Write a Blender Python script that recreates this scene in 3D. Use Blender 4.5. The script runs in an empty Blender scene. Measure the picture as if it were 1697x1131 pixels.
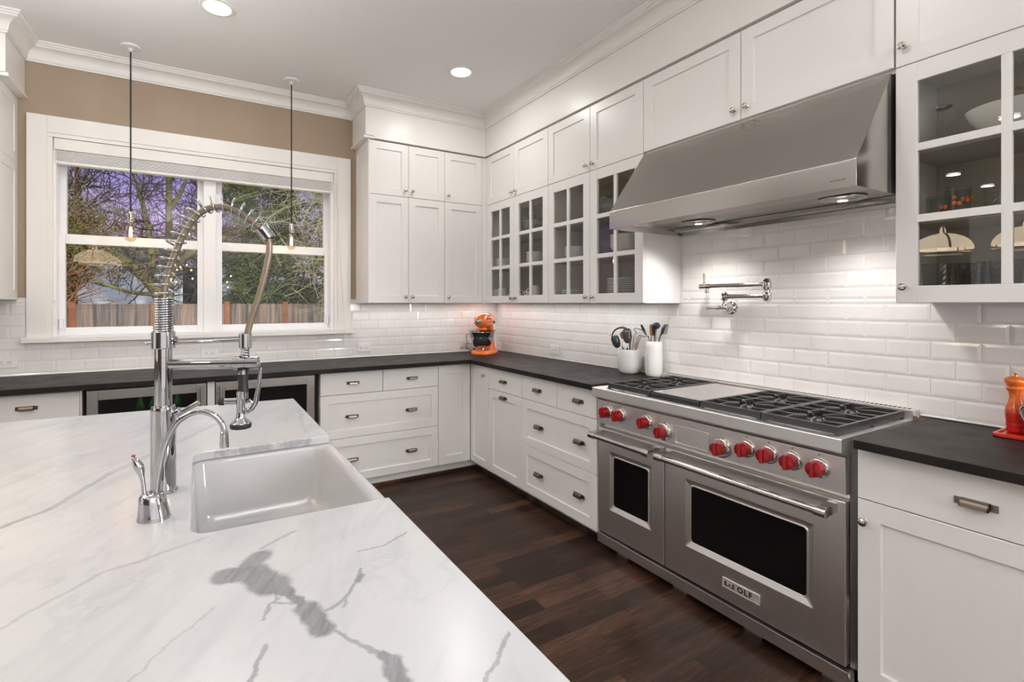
import bpy, bmesh, math, random
from mathutils import Vector, Matrix
SC = bpy.context.scene
COL = SC.collection
PI = math.pi
# ------------------------------------------------------------------ camera
cd = bpy.data.cameras.new('camera'); cam = bpy.data.objects.new('camera', cd); COL.objects.link(cam)
cam.location = (0, 0, 1.3663)
cam.rotation_euler = (PI/2, 0, -math.radians(29.739))
cd.sensor_width = 36.0; cd.sensor_fit = 'HORIZONTAL'
cd.lens = 36.0*816.06/1697
cd.shift_x = (848.5-791.74)/1697
cd.shift_y = -(565.5-502.88)/1697
cd.clip_start = .02; cd.clip_end = 300
SC.camera = cam
# ------------------------------------------------------------------ exposure
vs = SC.view_settings
vs.view_transform = 'Standard'; vs.look = 'None'; vs.gamma = 1; vs.exposure = EXPOSURE = 0.42
vs.use_curve_mapping = False
# ------------------------------------------------------------------ sky at dusk
W = bpy.data.worlds.new('dusk_sky'); SC.world = W; W.use_nodes = True
nt = W.node_tree; nt.nodes.clear()
_o = nt.nodes.new('ShaderNodeOutputWorld'); _b = nt.nodes.new('ShaderNodeBackground')
_t = nt.nodes.new('ShaderNodeTexCoord'); _s = nt.nodes.new('ShaderNodeSeparateXYZ'); _r = nt.nodes.new('ShaderNodeValToRGB')
nt.links.new(_t.outputs['Generated'], _s.inputs[0]); nt.links.new(_s.outputs['Z'], _r.inputs[0])
nt.links.new(_r.outputs[0], _b.inputs[0]); nt.links.new(_b.outputs[0], _o.inputs[0])
cr = _r.color_ramp
cr.elements[0].position = 0.0; cr.elements[0].color = (.10, .09, .10, 1)
cr.elements[1].position = .06; cr.elements[1].color = (.56, .34, .60, 1)
for p, c in ((.15, (.42, .31, .62)), (.25, (.15, .155, .44)), (.36, (.22, .22, .42)), (.55, (.9, .9, 1.0)), (1.0, (1.3, 1.3, 1.3))):
    e = cr.elements.new(p); e.color = (*c, 1)
_b.inputs[1].default_value = 1.0
# ------------------------------------------------------------------ lights of the place and added fill lights
def lamp(name, kind, loc, energy, color=(1, .84, .68), rot=None, **kw):
    l = bpy.data.lights.new(name, kind); l.energy = energy; l.color = color
    for k, v in kw.items(): setattr(l, k, v)
    o = bpy.data.objects.new(name, l); o.location = loc
    if rot: o.rotation_euler = rot
    COL.objects.link(o); return o
def aim(o, to):
    o.rotation_euler = (Vector(to)-o.location).to_track_quat('-Z', 'Y').to_euler()
WARM = (1, .975, .95)
# unseen fill lights added around the camera; the walls there have no openings
aim(lamp('front_fill_light', 'AREA', (.6, -3.05, 1.5), 24, (.97, .99, 1.05), shape='RECTANGLE', size=4.6, size_y=2.5), (1.0, 3.5, 1.1))  # added fill from behind the camera, not an actual window
aim(lamp('left_fill_light', 'AREA', (-5.3, 1.2, 1.7), 12, (.97, .99, 1.05), shape='RECTANGLE', size=3.0, size_y=2.0), (2, 2.0, 1.2))  # added fill from the left side of the room
aim(lamp('aisle_fill_light', 'AREA', (2.37, -1.15, 1.75), 48, (.98, .99, 1.03), shape='RECTANGLE', size=.3, size_y=1.3), (.9, 3.5, .6))  # unseen added fill, grazes the right fronts and brightens the back drawers
lamp('ceiling_bounce_fill', 'AREA', (.2, -2.45, 2.2), 125, (.97, .99, 1.05), rot=(PI, 0, 0), shape='DISK', size=.5)  # added uplight, bounces off the ceiling for soft ambient
lamp('ceiling_bounce_fill', 'AREA', (-.7, 2.2, 2.4), 15, (.97, .99, 1.05), rot=(PI, 0, 0), shape='DISK', size=.5)  # second added ceiling uplight, weaker
aim(lamp('yard_fill_light', 'AREA', (1.2, 4.75, 3.6), 1700, (1, .93, .84), shape='DISK', size=.5), (0, 20, 2))  # added fill that brightens the garden, no fixture there
ZUB_ = 1.367; UC = (1, .98, .96)
lamp('under_cabinet_strip', 'AREA', (1.84, 3.93, ZUB_-.006), 1.3, UC, shape='RECTANGLE', size=1.25, size_y=.03)
lamp('under_cabinet_strip', 'AREA', (2.40, 2.95, ZUB_-.006), 2.0, UC, shape='RECTANGLE', size=.03, size_y=1.75)
aim(lamp('yard_fill_light', 'AREA', (1.2, 4.75, 3.6), 2500, (1, .93, .84), shape='DISK', size=.5), (0, 20, 2))  # second added garden fill at the same spot
CANS = [(.0996, 3.071), (1.62, 3.074), (1.15, 1.10), (-1.42, 3.071), (-1.68, 1.42), (-1.68, -.45), (-3.8, 2.40), (-5.0, 2.40)]  # the third, over the aisle, is added to brighten the back drawers
for i, (x, y) in enumerate(CANS):
    lamp('recessed_lamp', 'AREA', (x, y, 2.975), (4.4 if y > 3 else 3.5 if x > 1 else 2.5) if x > -3 else 6, WARM, shape='DISK', size=.13)
HOODL = [(2.34, 1.02), (2.35, 1.70)]
for x, y in HOODL:
    aim(lamp('hood_lamp', 'SPOT', (x-.02, y, 1.782), 17, (1, .97, .95), spot_size=math.radians(140), spot_blend=1.0, shadow_soft_size=.03), (x-.22, y, 1.0))
# ------------------------------------------------------------------ materials
def mat(name, color=(.8, .8, .8), rough=.5, metal=0.0, spec=.5, aniso=0, coat=0, emit=None, estr=0, trans=0, ior=1.5):
    m = bpy.data.materials.new(name); m.use_nodes = True
    b = m.node_tree.nodes['Principled BSDF']
    b.inputs['Base Color'].default_value = (*color, 1); b.inputs['Roughness'].default_value = rough
    b.inputs['Metallic'].default_value = metal; b.inputs['Specular IOR Level'].default_value = spec
    b.inputs['Anisotropic'].default_value = aniso; b.inputs['Coat Weight'].default_value = coat
    b.inputs['Transmission Weight'].default_value = trans; b.inputs['IOR'].default_value = ior
    if emit: b.inputs['Emission Color'].default_value = (*emit, 1); b.inputs['Emission Strength'].default_value = estr
    return m
class NB:
    """small helper to write node graphs"""
    def __init__(s, m): s.m = m; s.t = m.node_tree; s.n = s.t.nodes; s.bsdf = s.n.get('Principled BSDF')
    def node(s, typ, **kw):
        n = s.n.new(typ)
        for k, v in kw.items(): setattr(n, k, v)
        return n
    def link(s, a, b): s.t.links.new(a, b)
    def put(s, v, inp):
        if isinstance(v, bpy.types.NodeSocket): s.link(v, inp)
        elif isinstance(v, (tuple, list)) and len(v) == 3 and inp.type == 'RGBA': inp.default_value = (*v, 1)
        else: inp.default_value = v
    def math(s, op, a, b=0.0, clamp=False):
        n = s.node('ShaderNodeMath', operation=op, use_clamp=clamp); s.put(a, n.inputs[0]); s.put(b, n.inputs[1]); return n.outputs[0]
    def vec(s, op, a, b=(0, 0, 0), out=0):
        n = s.node('ShaderNodeVectorMath', operation=op); s.put(a, n.inputs[0])
        if op == 'SCALE': s.put(b, n.inputs['Scale'])
        else: s.put(b, n.inputs[1])
        return n.outputs['Value'] if out else n.outputs[0]
    def pos(s): return s.node('ShaderNodeNewGeometry').outputs['Position']
    def noise(s, v, scale, detail=3, rough=.5, dist=0, col=False):
        n = s.node('ShaderNodeTexNoise'); s.link(v, n.inputs['Vector']); n.inputs['Scale'].default_value = scale
        n.inputs['Detail'].default_value = detail; n.inputs['Roughness'].default_value = rough; n.inputs['Distortion'].default_value = dist
        return n.outputs['Color' if col else 'Fac']
    def ramp(s, f, stops, interp='LINEAR'):
        n = s.node('ShaderNodeValToRGB'); s.put(f, n.inputs[0]); e = n.color_ramp.elements; n.color_ramp.interpolation = interp
        while len(e) < len(stops): e.new(.5)
        for el, (p, c) in zip(e, stops): el.position = p; el.color = (*c, 1) if len(c) == 3 else c
        return n.outputs[0]
    def mixc(s, f, a, b, blend='MIX'):
        n = s.node('ShaderNodeMix', data_type='RGBA', blend_type=blend); s.put(f, n.inputs[0]); s.put(a, n.inputs[6]); s.put(b, n.inputs[7]); return n.outputs[2]
    def bump(s, h, strength=.3, dist=.002):
        n = s.node('ShaderNodeBump'); n.inputs['Strength'].default_value = strength; n.inputs['Distance'].default_value = dist
        s.link(h, n.inputs['Height']); s.link(n.outputs[0], s.bsdf.inputs['Normal'])
    def color(s, c): s.put(c, s.bsdf.inputs['Base Color'])
    def rough(s, r): s.put(r, s.bsdf.inputs['Roughness'])
M = {}
M['paint'] = mat('white_cabinet_paint', (.80, .79, .765), .32)
M['trim'] = mat('white_trim_paint', (.80, .785, .75), .35)
M['ceil'] = mat('ceiling_paint', (.85, .84, .83), .9)
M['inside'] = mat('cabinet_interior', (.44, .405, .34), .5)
M['sash'] = mat('white_window_vinyl', (.84, .85, .86), .3)
m = M['taupe'] = mat('taupe_wall_paint', (.36, .28, .205), .8)
n = NB(m); n.color(n.ramp(n.noise(n.pos(), 3, 3), ((.3, (.345, .268, .195)), (.7, (.375, .292, .214)))))
M['tile'] = mat('white_glazed_tile', (.80, .78, .76), .09, spec=.6)
n = NB(M['tile']); n.color(n.ramp(n.noise(n.pos(), 5, 2), ((.35, (.78, .755, .735)), (.65, (.83, .81, .79)))))
M['grout'] = mat('pale_grout', (.70, .68, .66), .9)
def steel(name, col, rough, tangent=(0, 1, 0), aniso=.75, streak=(2, 2, 220), amp=.10):
    m = mat(name, col, rough, 1.0, aniso=aniso); n = NB(m)
    c = n.node('ShaderNodeCombineXYZ')
    for i in range(3): c.inputs[i].default_value = tangent[i]
    n.link(c.outputs[0], n.bsdf.inputs['Tangent'])
    v = n.vec('MULTIPLY', n.pos(), streak)
    f = n.noise(v, 3, 3)
    big = n.noise(n.pos(), 4, 3)
    r = n.math('ADD', n.math('MULTIPLY', f, amp), n.math('MULTIPLY', big, .10))
    n.rough(n.math('ADD', r, rough-.10))
    return m
M['steel'] = steel('brushed_stainless', (.82, .80, .785), .44)
M['badge'] = mat('satin_badge_plate', (.62, .60, .57), .5, .6)
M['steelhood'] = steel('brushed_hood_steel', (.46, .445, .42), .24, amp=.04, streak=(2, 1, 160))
M['steelx'] = steel('brushed_stainless_fridge', (.60, .585, .565), .30, (1, 0, 0), streak=(2, 2, 220))
M['steelh'] = mat('satin_stainless', (.62, .60, .58), .18, 1.0)
M['steeld'] = mat('dark_stainless', (.20, .19, .185), .35, 1.0)
M['chrome'] = mat('polished_chrome', (.47, .48, .50), .04, 1.0)
M['nickel'] = mat('polished_nickel', (.62, .58, .54), .09, 1.0)
M['pewter'] = mat('antique_pewter', (.23, .195, .16), .30, 1.0)
M['iron'] = mat('black_cast_iron', (.030, .029, .029), .30, spec=.8)
M['black'] = mat('black_enamel', (.012, .012, .012), .3)
M['rubber'] = mat('black_rubber', (.015, .015, .016), .45)
M['void'] = mat('dark_gap', (.01, .01, .01), .8)
M['blackglass'] = mat('black_oven_glass', (.004, .004, .0045), .06, spec=.35)
M['redknob'] = mat('glossy_red_plastic', (.30, .004, .008), .2, coat=.3)
M['porcelain'] = mat('white_fireclay', (.49, .49, .49), .09, coat=.3)
M['ceramic'] = mat('white_stoneware', (.80, .80, .78), .22)
M['plate'] = mat('white_tableware', (.86, .87, .87), .15)
M['plated'] = mat('blue_grey_rim', (.16, .20, .25), .2)
M['braid'] = mat('braided_hose', (.25, .205, .15), .38, .55)
M['orange'] = mat('orange_enamel', (.80, .16, .015), .14, coat=.6)
M['cord'] = mat('black_fabric_cord', (.012, .012, .014), .7)
M['plastic'] = mat('white_plastic', (.80, .79, .78), .3)
M['slot'] = mat('outlet_slot', (.03, .03, .03), .5)
M['blackpl'] = mat('black_nylon', (.018, .017, .018), .3)
M['wood'] = mat('utensil_wood', (.33, .17, .075), .55)
M['woodl'] = mat('pale_bamboo', (.52, .36, .18), .55)
M['bluepl'] = mat('dark_blue_nylon', (.015, .025, .06), .3)
M['bulb_on'] = mat('glowing_filament', (1, .6, .3), .5, emit=(1, .62, .30), estr=60)
M['can_on'] = mat('lit_lens', (1, 1, 1), .5, emit=(1, .93, .82), estr=9)
M['copper'] = mat('copper_lining', (.75, .36, .14), .25, 1.0)
M['shadeglow'] = mat('lit_ribbed_glass_shade', (.8, .75, .65), .4, emit=(1, .79, .54), estr=7)
M['fairy'] = mat('fairy_light', (1, .7, .2), .5, emit=(1, .66, .15), estr=7)
m = M['flame'] = mat('flame_red_enamel', (.7, .1, .02), .12, coat=.6)
n = NB(m); sp = n.node('ShaderNodeSeparateXYZ'); n.link(n.node('ShaderNodeTexCoord').outputs['Object'], sp.inputs[0])
n.color(n.ramp(n.math('MULTIPLY', sp.outputs['Z'], 5.0), ((.10, (.52, .010, .010)), (.30, (.55, .020, .010)), (.55, (.80, .15, .022)), (1, (.82, .20, .035)))))
M['redtray'] = mat('red_enamel', (.55, .030, .014), .18, coat=.5)
# clear glass: see-through with a fresnel mirror on top
def glass(name, tint=(1, 1, 1), ior=1.5, rough=0.0, boost=1.0):
    m = bpy.data.materials.new(name); m.use_nodes = True; t = m.node_tree; t.nodes.clear()
    o = t.nodes.new('ShaderNodeOutputMaterial'); mx = t.nodes.new('ShaderNodeMixShader'); f = t.nodes.new('ShaderNodeFresnel')
    tr = t.nodes.new('ShaderNodeBsdfTransparent'); g = t.nodes.new('ShaderNodeBsdfGlossy')
    f.inputs[0].default_value = ior; tr.inputs[0].default_value = (*tint, 1); g.inputs['Roughness'].default_value = rough
    k = t.nodes.new('ShaderNodeMath'); k.operation = 'MULTIPLY'; k.inputs[1].default_value = boost; k.use_clamp = True
    gm = t.nodes.new('ShaderNodeNewGeometry'); iv = t.nodes.new('ShaderNodeMath'); iv.operation = 'SUBTRACT'; iv.inputs[0].default_value = 1.0
    t.links.new(gm.outputs['Backfacing'], iv.inputs[1]); fm = t.nodes.new('ShaderNodeMath'); fm.operation = 'MULTIPLY'
    t.links.new(f.outputs[0], fm.inputs[0]); t.links.new(iv.outputs[0], fm.inputs[1]); t.links.new(fm.outputs[0], k.inputs[0]); t.links.new(k.outputs[0], mx.inputs[0])
    t.links.new(tr.outputs[0], mx.inputs[1]); t.links.new(g.outputs[0], mx.inputs[2]); t.links.new(mx.outputs[0], o.inputs[0])
    return m
M['pane'] = glass('clear_pane', (.97, .98, .97), boost=.85)
M['cabpane'] = glass('cabinet_pane', (.92, .92, .90), boost=1.25)
M['fridgepane'] = glass('tinted_fridge_pane', (.30, .31, .30))
M['bulbglass'] = glass('bulb_glass', (.98, .84, .62), boost=4.0)
M['tumbler'] = glass('cut_glass', (.86, .89, .90), 1.5, .05, 1.6)
M['greenglass'] = mat('green_bottle_glass', (.03, .12, .035), .08, coat=.5)
M['lens'] = glass('ribbed_lens', (.9, .9, .9), 1.5, .1, 2)
# honed black stone
m = M['stone'] = mat('honed_black_stone', (.04, .036, .033), .42, spec=.13); n = NB(m)
n.color(n.ramp(n.noise(n.pos(), 6, 6, .6, .6), ((.3, (.013, .011, .010)), (.55, (.020, .0165, .0145)), (.75, (.031, .026, .0225)))))
n.rough(n.math('ADD', n.math('MULTIPLY', n.noise(n.pos(), 9, 4), .25), .32))
# dark oak floor, boards along X
m = M['floor'] = mat('dark_oak_boards', (.06, .03, .02), .34, spec=.22); n = NB(m); P_ = n.pos()
br = n.node('ShaderNodeTexBrick'); n.link(P_, br.inputs['Vector']); br.offset = .37; br.offset_frequency = 2; br.squash = 1
for k, v in (('Scale', 1.0), ('Mortar Size', .0012), ('Mortar Smooth', .1), ('Bias', -.15), ('Brick Width', .83), ('Row Height', .088)): br.inputs[k].default_value = v
br.inputs['Color1'].default_value = (.0, .0, .0, 1); br.inputs['Color2'].default_value = (1, 1, 1, 1); br.inputs['Mortar'].default_value = (0, 0, 0, 1)
sep = n.node('ShaderNodeSeparateColor'); n.link(br.outputs['Color'], sep.inputs[0])
gv = n.vec('MULTIPLY', P_, (2.2, 30, 1)); gv = n.vec('ADD', gv, n.vec('SCALE', br.outputs['Color'], 7.0))
grain = n.noise(gv, 1.6, 7, .65, 1.4)
fine = n.noise(n.vec('MULTIPLY', P_, (14, 190, 1)), 1.0, 3)
base = n.ramp(sep.outputs[0], ((0, (.024, .0120, .0080)), (.45, (.042, .021, .0135)), (.8, (.075, .037, .022)), (1, (.13, .064, .037))))
gr = n.ramp(grain, ((.25, (.45, .42, .40)), (.5, (1, 1, 1)), (.72, (2.7, 2.3, 2.0))))
c1 = n.mixc(1.0, base, gr, 'MULTIPLY')
c2 = n.mixc(n.math('MULTIPLY', fine, .5), c1, (.016, .009, .007))
n.color(n.mixc(br.outputs['Fac'], c2, (.006, .004, .003)))
n.rough(n.math('ADD', n.math('MULTIPLY', grain, .22), .22))
n.bump(n.math('SUBTRACT', n.math('MULTIPLY', fine, .25), br.outputs['Fac']), .25, .0015)
# white marble with the grey veins of this slab (polylines in metres on the slab)
m = M['marble'] = mat('white_marble', (.8, .8, .8), .16, spec=.5); n = NB(m); P_ = n.pos()
w1 = n.vec('SUBTRACT', n.noise(P_, 9, 5, .6, col=True), (.5, .5, .5)); w2 = n.vec('SUBTRACT', n.noise(P_, 55, 4, .6, col=True), (.5, .5, .5))
PW = n.vec('MULTIPLY', n.vec('ADD', n.vec('ADD', P_, n.vec('SCALE', w1, .035)), n.vec('SCALE', w2, .012)), (1, 1, 0))
def seg(a, b, r, dark, soft=.55):
    A = (a[0], a[1], 0); d = (b[0]-a[0], b[1]-a[1], 0); L2 = d[0]**2+d[1]**2
    q = n.vec('SUBTRACT', PW, A)
    h = n.math('MULTIPLY', n.vec('DOT_PRODUCT', q, d, 1), 1/L2, True)
    v = n.vec('SUBTRACT', q, n.vec('SCALE', d, h))
    dist = n.vec('LENGTH', v, out=1)
    mr = n.node('ShaderNodeMapRange', interpolation_type='SMOOTHSTEP'); n.link(dist, mr.inputs[0])
    mr.inputs[1].default_value = r; mr.inputs[2].default_value = r*soft; mr.inputs[3].default_value = 0; mr.inputs[4].default_value = dark
    return mr.outputs[0]
VE = []
def vein(pts, r, dark, soft=.3):
    for i in range(len(pts)-1):
        rr = r if not isinstance(r, (list, tuple)) else r[i]
        VE.append(seg(pts[i], pts[i+1], rr, dark, soft))
vein([(.040, .915), (.080, .900), (.108, .845), (.124, .815)], [.030, .036, .018], .72, .6)
vein([(.062, .905), (.096, .955)], .026, .62, .5)
vein([(.124, .812), (.140, .760), (.153, .700)], [.011, .022], .72, .5)
vein([(.150, .715), (.178, .662), (.203, .613)], .0045, .5)
vein([(.203, .613), (.213, .594), (.214, .56), (.20, .50)], [.008, .016, .015], .7, .5)
vein([(.143, .73), (.176, .738), (.205, .764), (.23, .797), (.243, .825)], .0042, .5)
vein([(.205, .764), (.19, .735)], .005, .4)
vein([(.228, .790), (.236, .806)], .008, .6)
vein([(.083, .70), (.068, .668), (.05, .63)], .0055, .5)
vein([(.110, .80), (.097, .79), (.084, .764)], .0045, .45)
vein([(.110, .822), (.104, .79), (.125, .78)], .0035, .45)
vein([(-.43, 1.28), (-.343, 1.335), (-.276, 1.408)], .011, .42)
vein([(-.276, 1.408), (-.241, 1.513), (-.195, 1.617)], .013, .30)
vein([(-.195, 1.617), (-.143, 1.719), (-.02, 1.93), (.06, 2.08)], .018, .17)
vein([(.361, .914), (.312, .885), (.254, .881)], .004, .40)
vein([(.3726, .566), (.3452, .5417), (.30, .505)], .0045, .5)
vein([(-.30, .86), (-.217, .948), (-.14, 1.026), (.02, 1.085)], .007, .22)
vein([(.02, .83), (-.03, .78), (-.08, .70)], .0035, .22)
vein([(.10, .985), (.17, 1.03)], .008, .3)
vein([(.05, 1.7105), (.20, 1.7105), (.33, 1.711)], .006, .38)
vein([(.33, 1.80), (.38, 2.2)], .010, .16)
tot = VE[0]
for v in VE[1:]: tot = n.math('MAXIMUM', tot, v)
ang = math.radians(62)
rot = n.node('ShaderNodeVectorRotate', rotation_type='Z_AXIS'); n.link(P_, rot.inputs['Vector']); rot.inputs['Angle'].default_value = -ang
sv = n.vec('MULTIPLY', rot.outputs[0], (2.2, 9, 1))
streak = n.ramp(n.noise(sv, 1.5, 8, .62, .8), ((.50, (0, 0, 0)), (.78, (1, 1, 1))))
cloud = n.noise(P_, 4.5, 5, .55)
fib = n.noise(n.vec('MULTIPLY', rot.outputs[0], (12, 70, 1)), 1.2, 4, .6)
vmod = n.math('MULTIPLY', tot, n.math('ADD', n.math('MULTIPLY', fib, .9), .55), True)
basec = n.mixc(cloud, (.55, .56, .57), (.475, .49, .505))
basec = n.mixc(n.math('MULTIPLY', streak, .55), basec, (.36, .375, .39))
rid = n.math('ABSOLUTE', n.math('SUBTRACT', n.noise(n.vec('ADD', n.vec('MULTIPLY', rot.outputs[0], (1.6, 4.5, 1)), n.vec('SCALE', w1, .5)), 1.3, 5, .6), .5))
ridm = n.math('MULTIPLY', n.ramp(rid, ((0, (1, 1, 1)), (.035, (0, 0, 0)))), n.ramp(n.noise(P_, 3.1, 2), ((.45, (0, 0, 0)), (.62, (1, 1, 1)))))
basec = n.mixc(n.math('MULTIPLY', ridm, .20), basec, (.30, .31, .325))
blot = n.ramp(n.noise(n.vec('MULTIPLY', rot.outputs[0], (1.6, 3.2, 1)), 2.0, 3, .5), ((.45, (0, 0, 0)), (.80, (1, 1, 1))))
basec = n.mixc(n.math('MULTIPLY', blot, .36), basec, (.37, .385, .40))
warm = n.ramp(n.noise(P_, 2.6, 3), ((.55, (0, 0, 0)), (.75, (1, 1, 1))))
basec = n.mixc(n.math('MULTIPLY', warm, .35), basec, (.57, .54, .515))
n.color(n.mixc(vmod, basec, (.12, .125, .135)))
n.rough(n.math('ADD', n.math('MULTIPLY', cloud, .10), .20))
# outdoors
def noisy(name, stops, scale, rough=.9, sc3=None):
    m = mat(name, stops[0][1], rough); n = NB(m); v = n.pos()
    if sc3: v = n.vec('MULTIPLY', v, sc3)
    n.color(n.ramp(n.noise(v, scale, 5, .6), stops)); return m
M['moss'] = noisy('mossy_bark', ((.35, (.055, .040, .025)), (.55, (.10, .095, .03)), (.7, (.16, .17, .045))), 2.2)
M['bark'] = noisy('grey_bark', ((.35, (.020, .016, .012)), (.65, (.065, .050, .035))), 3)
M['lichen'] = noisy('lichen_twigs', ((.35, (.040, .036, .020)), (.65, (.105, .105, .060))), 2)
M['redtwig'] = noisy('reddish_twigs', ((.35, (.10, .05, .03)), (.65, (.22, .12, .06))), 2)
M['needles'] = noisy('conifer_needles', ((.3, (.016, .030, .012)), (.5, (.055, .075, .022)), (.7, (.13, .14, .045))), 1.6)
M['leaf'] = noisy('olive_leaves', ((.3, (.04, .05, .012)), (.5, (.09, .09, .022)), (.7, (.17, .13, .04))), 1.8)
M['fence'] = noisy('weathered_cedar', ((.36, (.032, .030, .031)), (.5, (.088, .072, .064)), (.64, (.15, .105, .080))), 1.3, sc3=(7.4, 1, .35))
M['post'] = noisy('red_cedar', ((.35, (.10, .035, .016)), (.65, (.17, .065, .03))), 4)
M['lawn'] = noisy('winter_lawn', ((.35, (.03, .035, .012)), (.65, (.07, .075, .03))), 3)
m = M['siding'] = mat('pale_blue_siding', (.52, .58, .66), .7); n = NB(m)
sp = n.node('ShaderNodeSeparateXYZ'); n.link(n.pos(), sp.inputs[0]); fr = n.math('FRACT', n.math('MULTIPLY', sp.outputs['Z'], 6.5))
n.color(n.ramp(fr, ((0, (.36, .41, .47)), (.10, (.72, .80, .88)), (1, (.76, .84, .92)))))
M['roof'] = mat('grey_shingles', (.06, .06, .07), .9)
# ------------------------------------------------------------------ mesh helpers
ORG = {}
def soften(o):
    w = o.modifiers.new('even_shading', 'WEIGHTED_NORMAL'); w.keep_sharp = True; w.weight = 100; w.mode = 'FACE_AREA'
class MB:
    """collects shapes and links them as ONE mesh object"""
    def __init__(s): s.bm = bmesh.new()
    def absorb(s, b):
        off = len(s.bm.verts); vs_ = [s.bm.verts.new(v.co) for v in b.verts]
        b.verts.index_update()
        for f in b.faces:
            try: s.bm.faces.new([vs_[v.index] for v in f.verts])
            except ValueError: pass
        b.free()
    def box(s, x0, x1, y0, y1, z0, z1, bev=0, seg=2):
        b = bmesh.new()
        x0, x1 = min(x0, x1), max(x0, x1); y0, y1 = min(y0, y1), max(y0, y1); z0, z1 = min(z0, z1), max(z0, z1)
        v = [b.verts.new(p) for p in ((x0, y0, z0), (x1, y0, z0), (x1, y1, z0), (x0, y1, z0), (x0, y0, z1), (x1, y0, z1), (x1, y1, z1), (x0, y1, z1))]
        for f in ((3, 2, 1, 0), (4, 5, 6, 7), (0, 1, 5, 4), (1, 2, 6, 5), (2, 3, 7, 6), (3, 0, 4, 7)): b.faces.new([v[i] for i in f])
        if bev: bmesh.ops.bevel(b, geom=b.edges[:], offset=bev, segments=seg, affect='EDGES', profile=.5)
        s.absorb(b); return s
    def poly(s, verts, faces):
        v = [s.bm.verts.new(p) for p in verts]
        for f in faces:
            try: s.bm.faces.new([v[i] for i in f])
            except ValueError: pass
        return s
    def loft(s, rings, close=True, cap0=True, cap1=True):
        R = [[s.bm.verts.new(p) for p in r] for r in rings]; k = len(R[0])
        for a, b in zip(R, R[1:]):
            for i in range(k if close else k-1):
                j = (i+1) % k
                try: s.bm.faces.new((a[i], a[j], b[j], b[i]))
                except ValueError: pass
        if cap0 and close: s.bm.faces.new(R[0][::-1])
        if cap1 and close: s.bm.faces.new(R[-1])
        return s
    def tube(s, pts, r, seg=12, cap=True, closed=False, flat=None, up=None):
        pts = [Vector(p) for p in pts]; N = len(pts)
        rr = r if isinstance(r, (list, tuple)) else [r]*N
        nrm = None; rings = []
        for i, p in enumerate(pts):
            if closed: t = pts[(i+1) % N]-pts[i-1]
            else: t = pts[min(i+1, N-1)]-pts[max(i-1, 0)]
            t.normalize()
            if nrm is None:
                u = Vector(up) if up else (Vector((0, 0, 1)) if abs(t.z) < .9 else Vector((1, 0, 0)))
                nrm = (u-t*u.dot(t)).normalized()
            else:
                nrm = nrm-t*nrm.dot(t)
                if nrm.length < 1e-6: nrm = t.orthogonal()
                nrm.normalize()
            bn = t.cross(nrm); f = flat or 1
            rings.append([p+(nrm*math.cos(2*PI*k/seg)*f+bn*math.sin(2*PI*k/seg))*rr[i] for k in range(seg)])
        if closed: rings.append(rings[0]); s.loft(rings, cap0=False, cap1=False); bmesh.ops.remove_doubles(s.bm, verts=s.bm.verts[:], dist=1e-6)
        else: s.loft(rings, cap0=cap, cap1=cap)
        return s
    def bar(s, pts, w, h):
        """square-section bar along horizontal polyline, width w, height h, centred"""
        pts = [Vector(p) for p in pts]; N = len(pts); rings = []
        for i, p in enumerate(pts):
            t = (pts[min(i+1, N-1)]-pts[max(i-1, 0)]); t.z = 0; t.normalize(); q = Vector((-t.y, t.x, 0))*w/2; z = Vector((0, 0, h/2)); c = Vector((0, 0, .0018))
            rings.append([p-q-z, p+q-z, p+q+z-c, p+q*.6+z, p-q*.6+z, p-q+z-c])
        return s.loft(rings)
    def lathe(s, prof, c=(0, 0, 0), axis=(0, 0, 1), seg=32, cap=True):
        a = Vector(axis).normalized(); u = a.orthogonal().normalized()
        if abs(a.z) > .99: u = Vector((1, 0, 0))
        w = a.cross(u); c = Vector(c)
        return s.loft([[c+a*h+(u*math.cos(2*PI*k/seg)+w*math.sin(2*PI*k/seg))*max(r, 1e-5) for k in range(seg)] for r, h in prof], cap0=cap, cap1=cap)
    def cyl(s, p0, p1, r, r1=None, seg=24, ch=0):
        p0, p1 = Vector(p0), Vector(p1); L = (p1-p0).length; r1 = r if r1 is None else r1
        pr = [(r-ch, 0), (r, ch), (r1, L-ch), (r1-ch, L)] if ch else [(r, 0), (r1, L)]
        return s.lathe(pr, p0, p1-p0, seg)
    def ball(s, c, r, sc=(1, 1, 1), seg=20, rot=None):
        b = bmesh.new(); bmesh.ops.create_uvsphere(b, u_segments=seg, v_segments=max(8, seg//2), radius=r)
        for v in b.verts:
            p = Vector((v.co.x*sc[0], v.co.y*sc[1], v.co.z*sc[2]))
            if rot: p = rot @ p
            v.co = p+Vector(c)
        s.absorb(b); return s
    def prism(s, pts, fn, d0, d1):
        return s.loft([[fn(p[0], p[1], d0) for p in pts], [fn(p[0], p[1], d1) for p in pts]])
    def bevel(s, off, seg=2, ang=30):
        bmesh.ops.recalc_face_normals(s.bm, faces=s.bm.faces[:])
        e = [e for e in s.bm.edges if len(e.link_faces) == 2 and e.calc_face_angle(0) > math.radians(ang)]
        bmesh.ops.bevel(s.bm, geom=e, offset=off, segments=seg, affect='EDGES', profile=.5); return s
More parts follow.
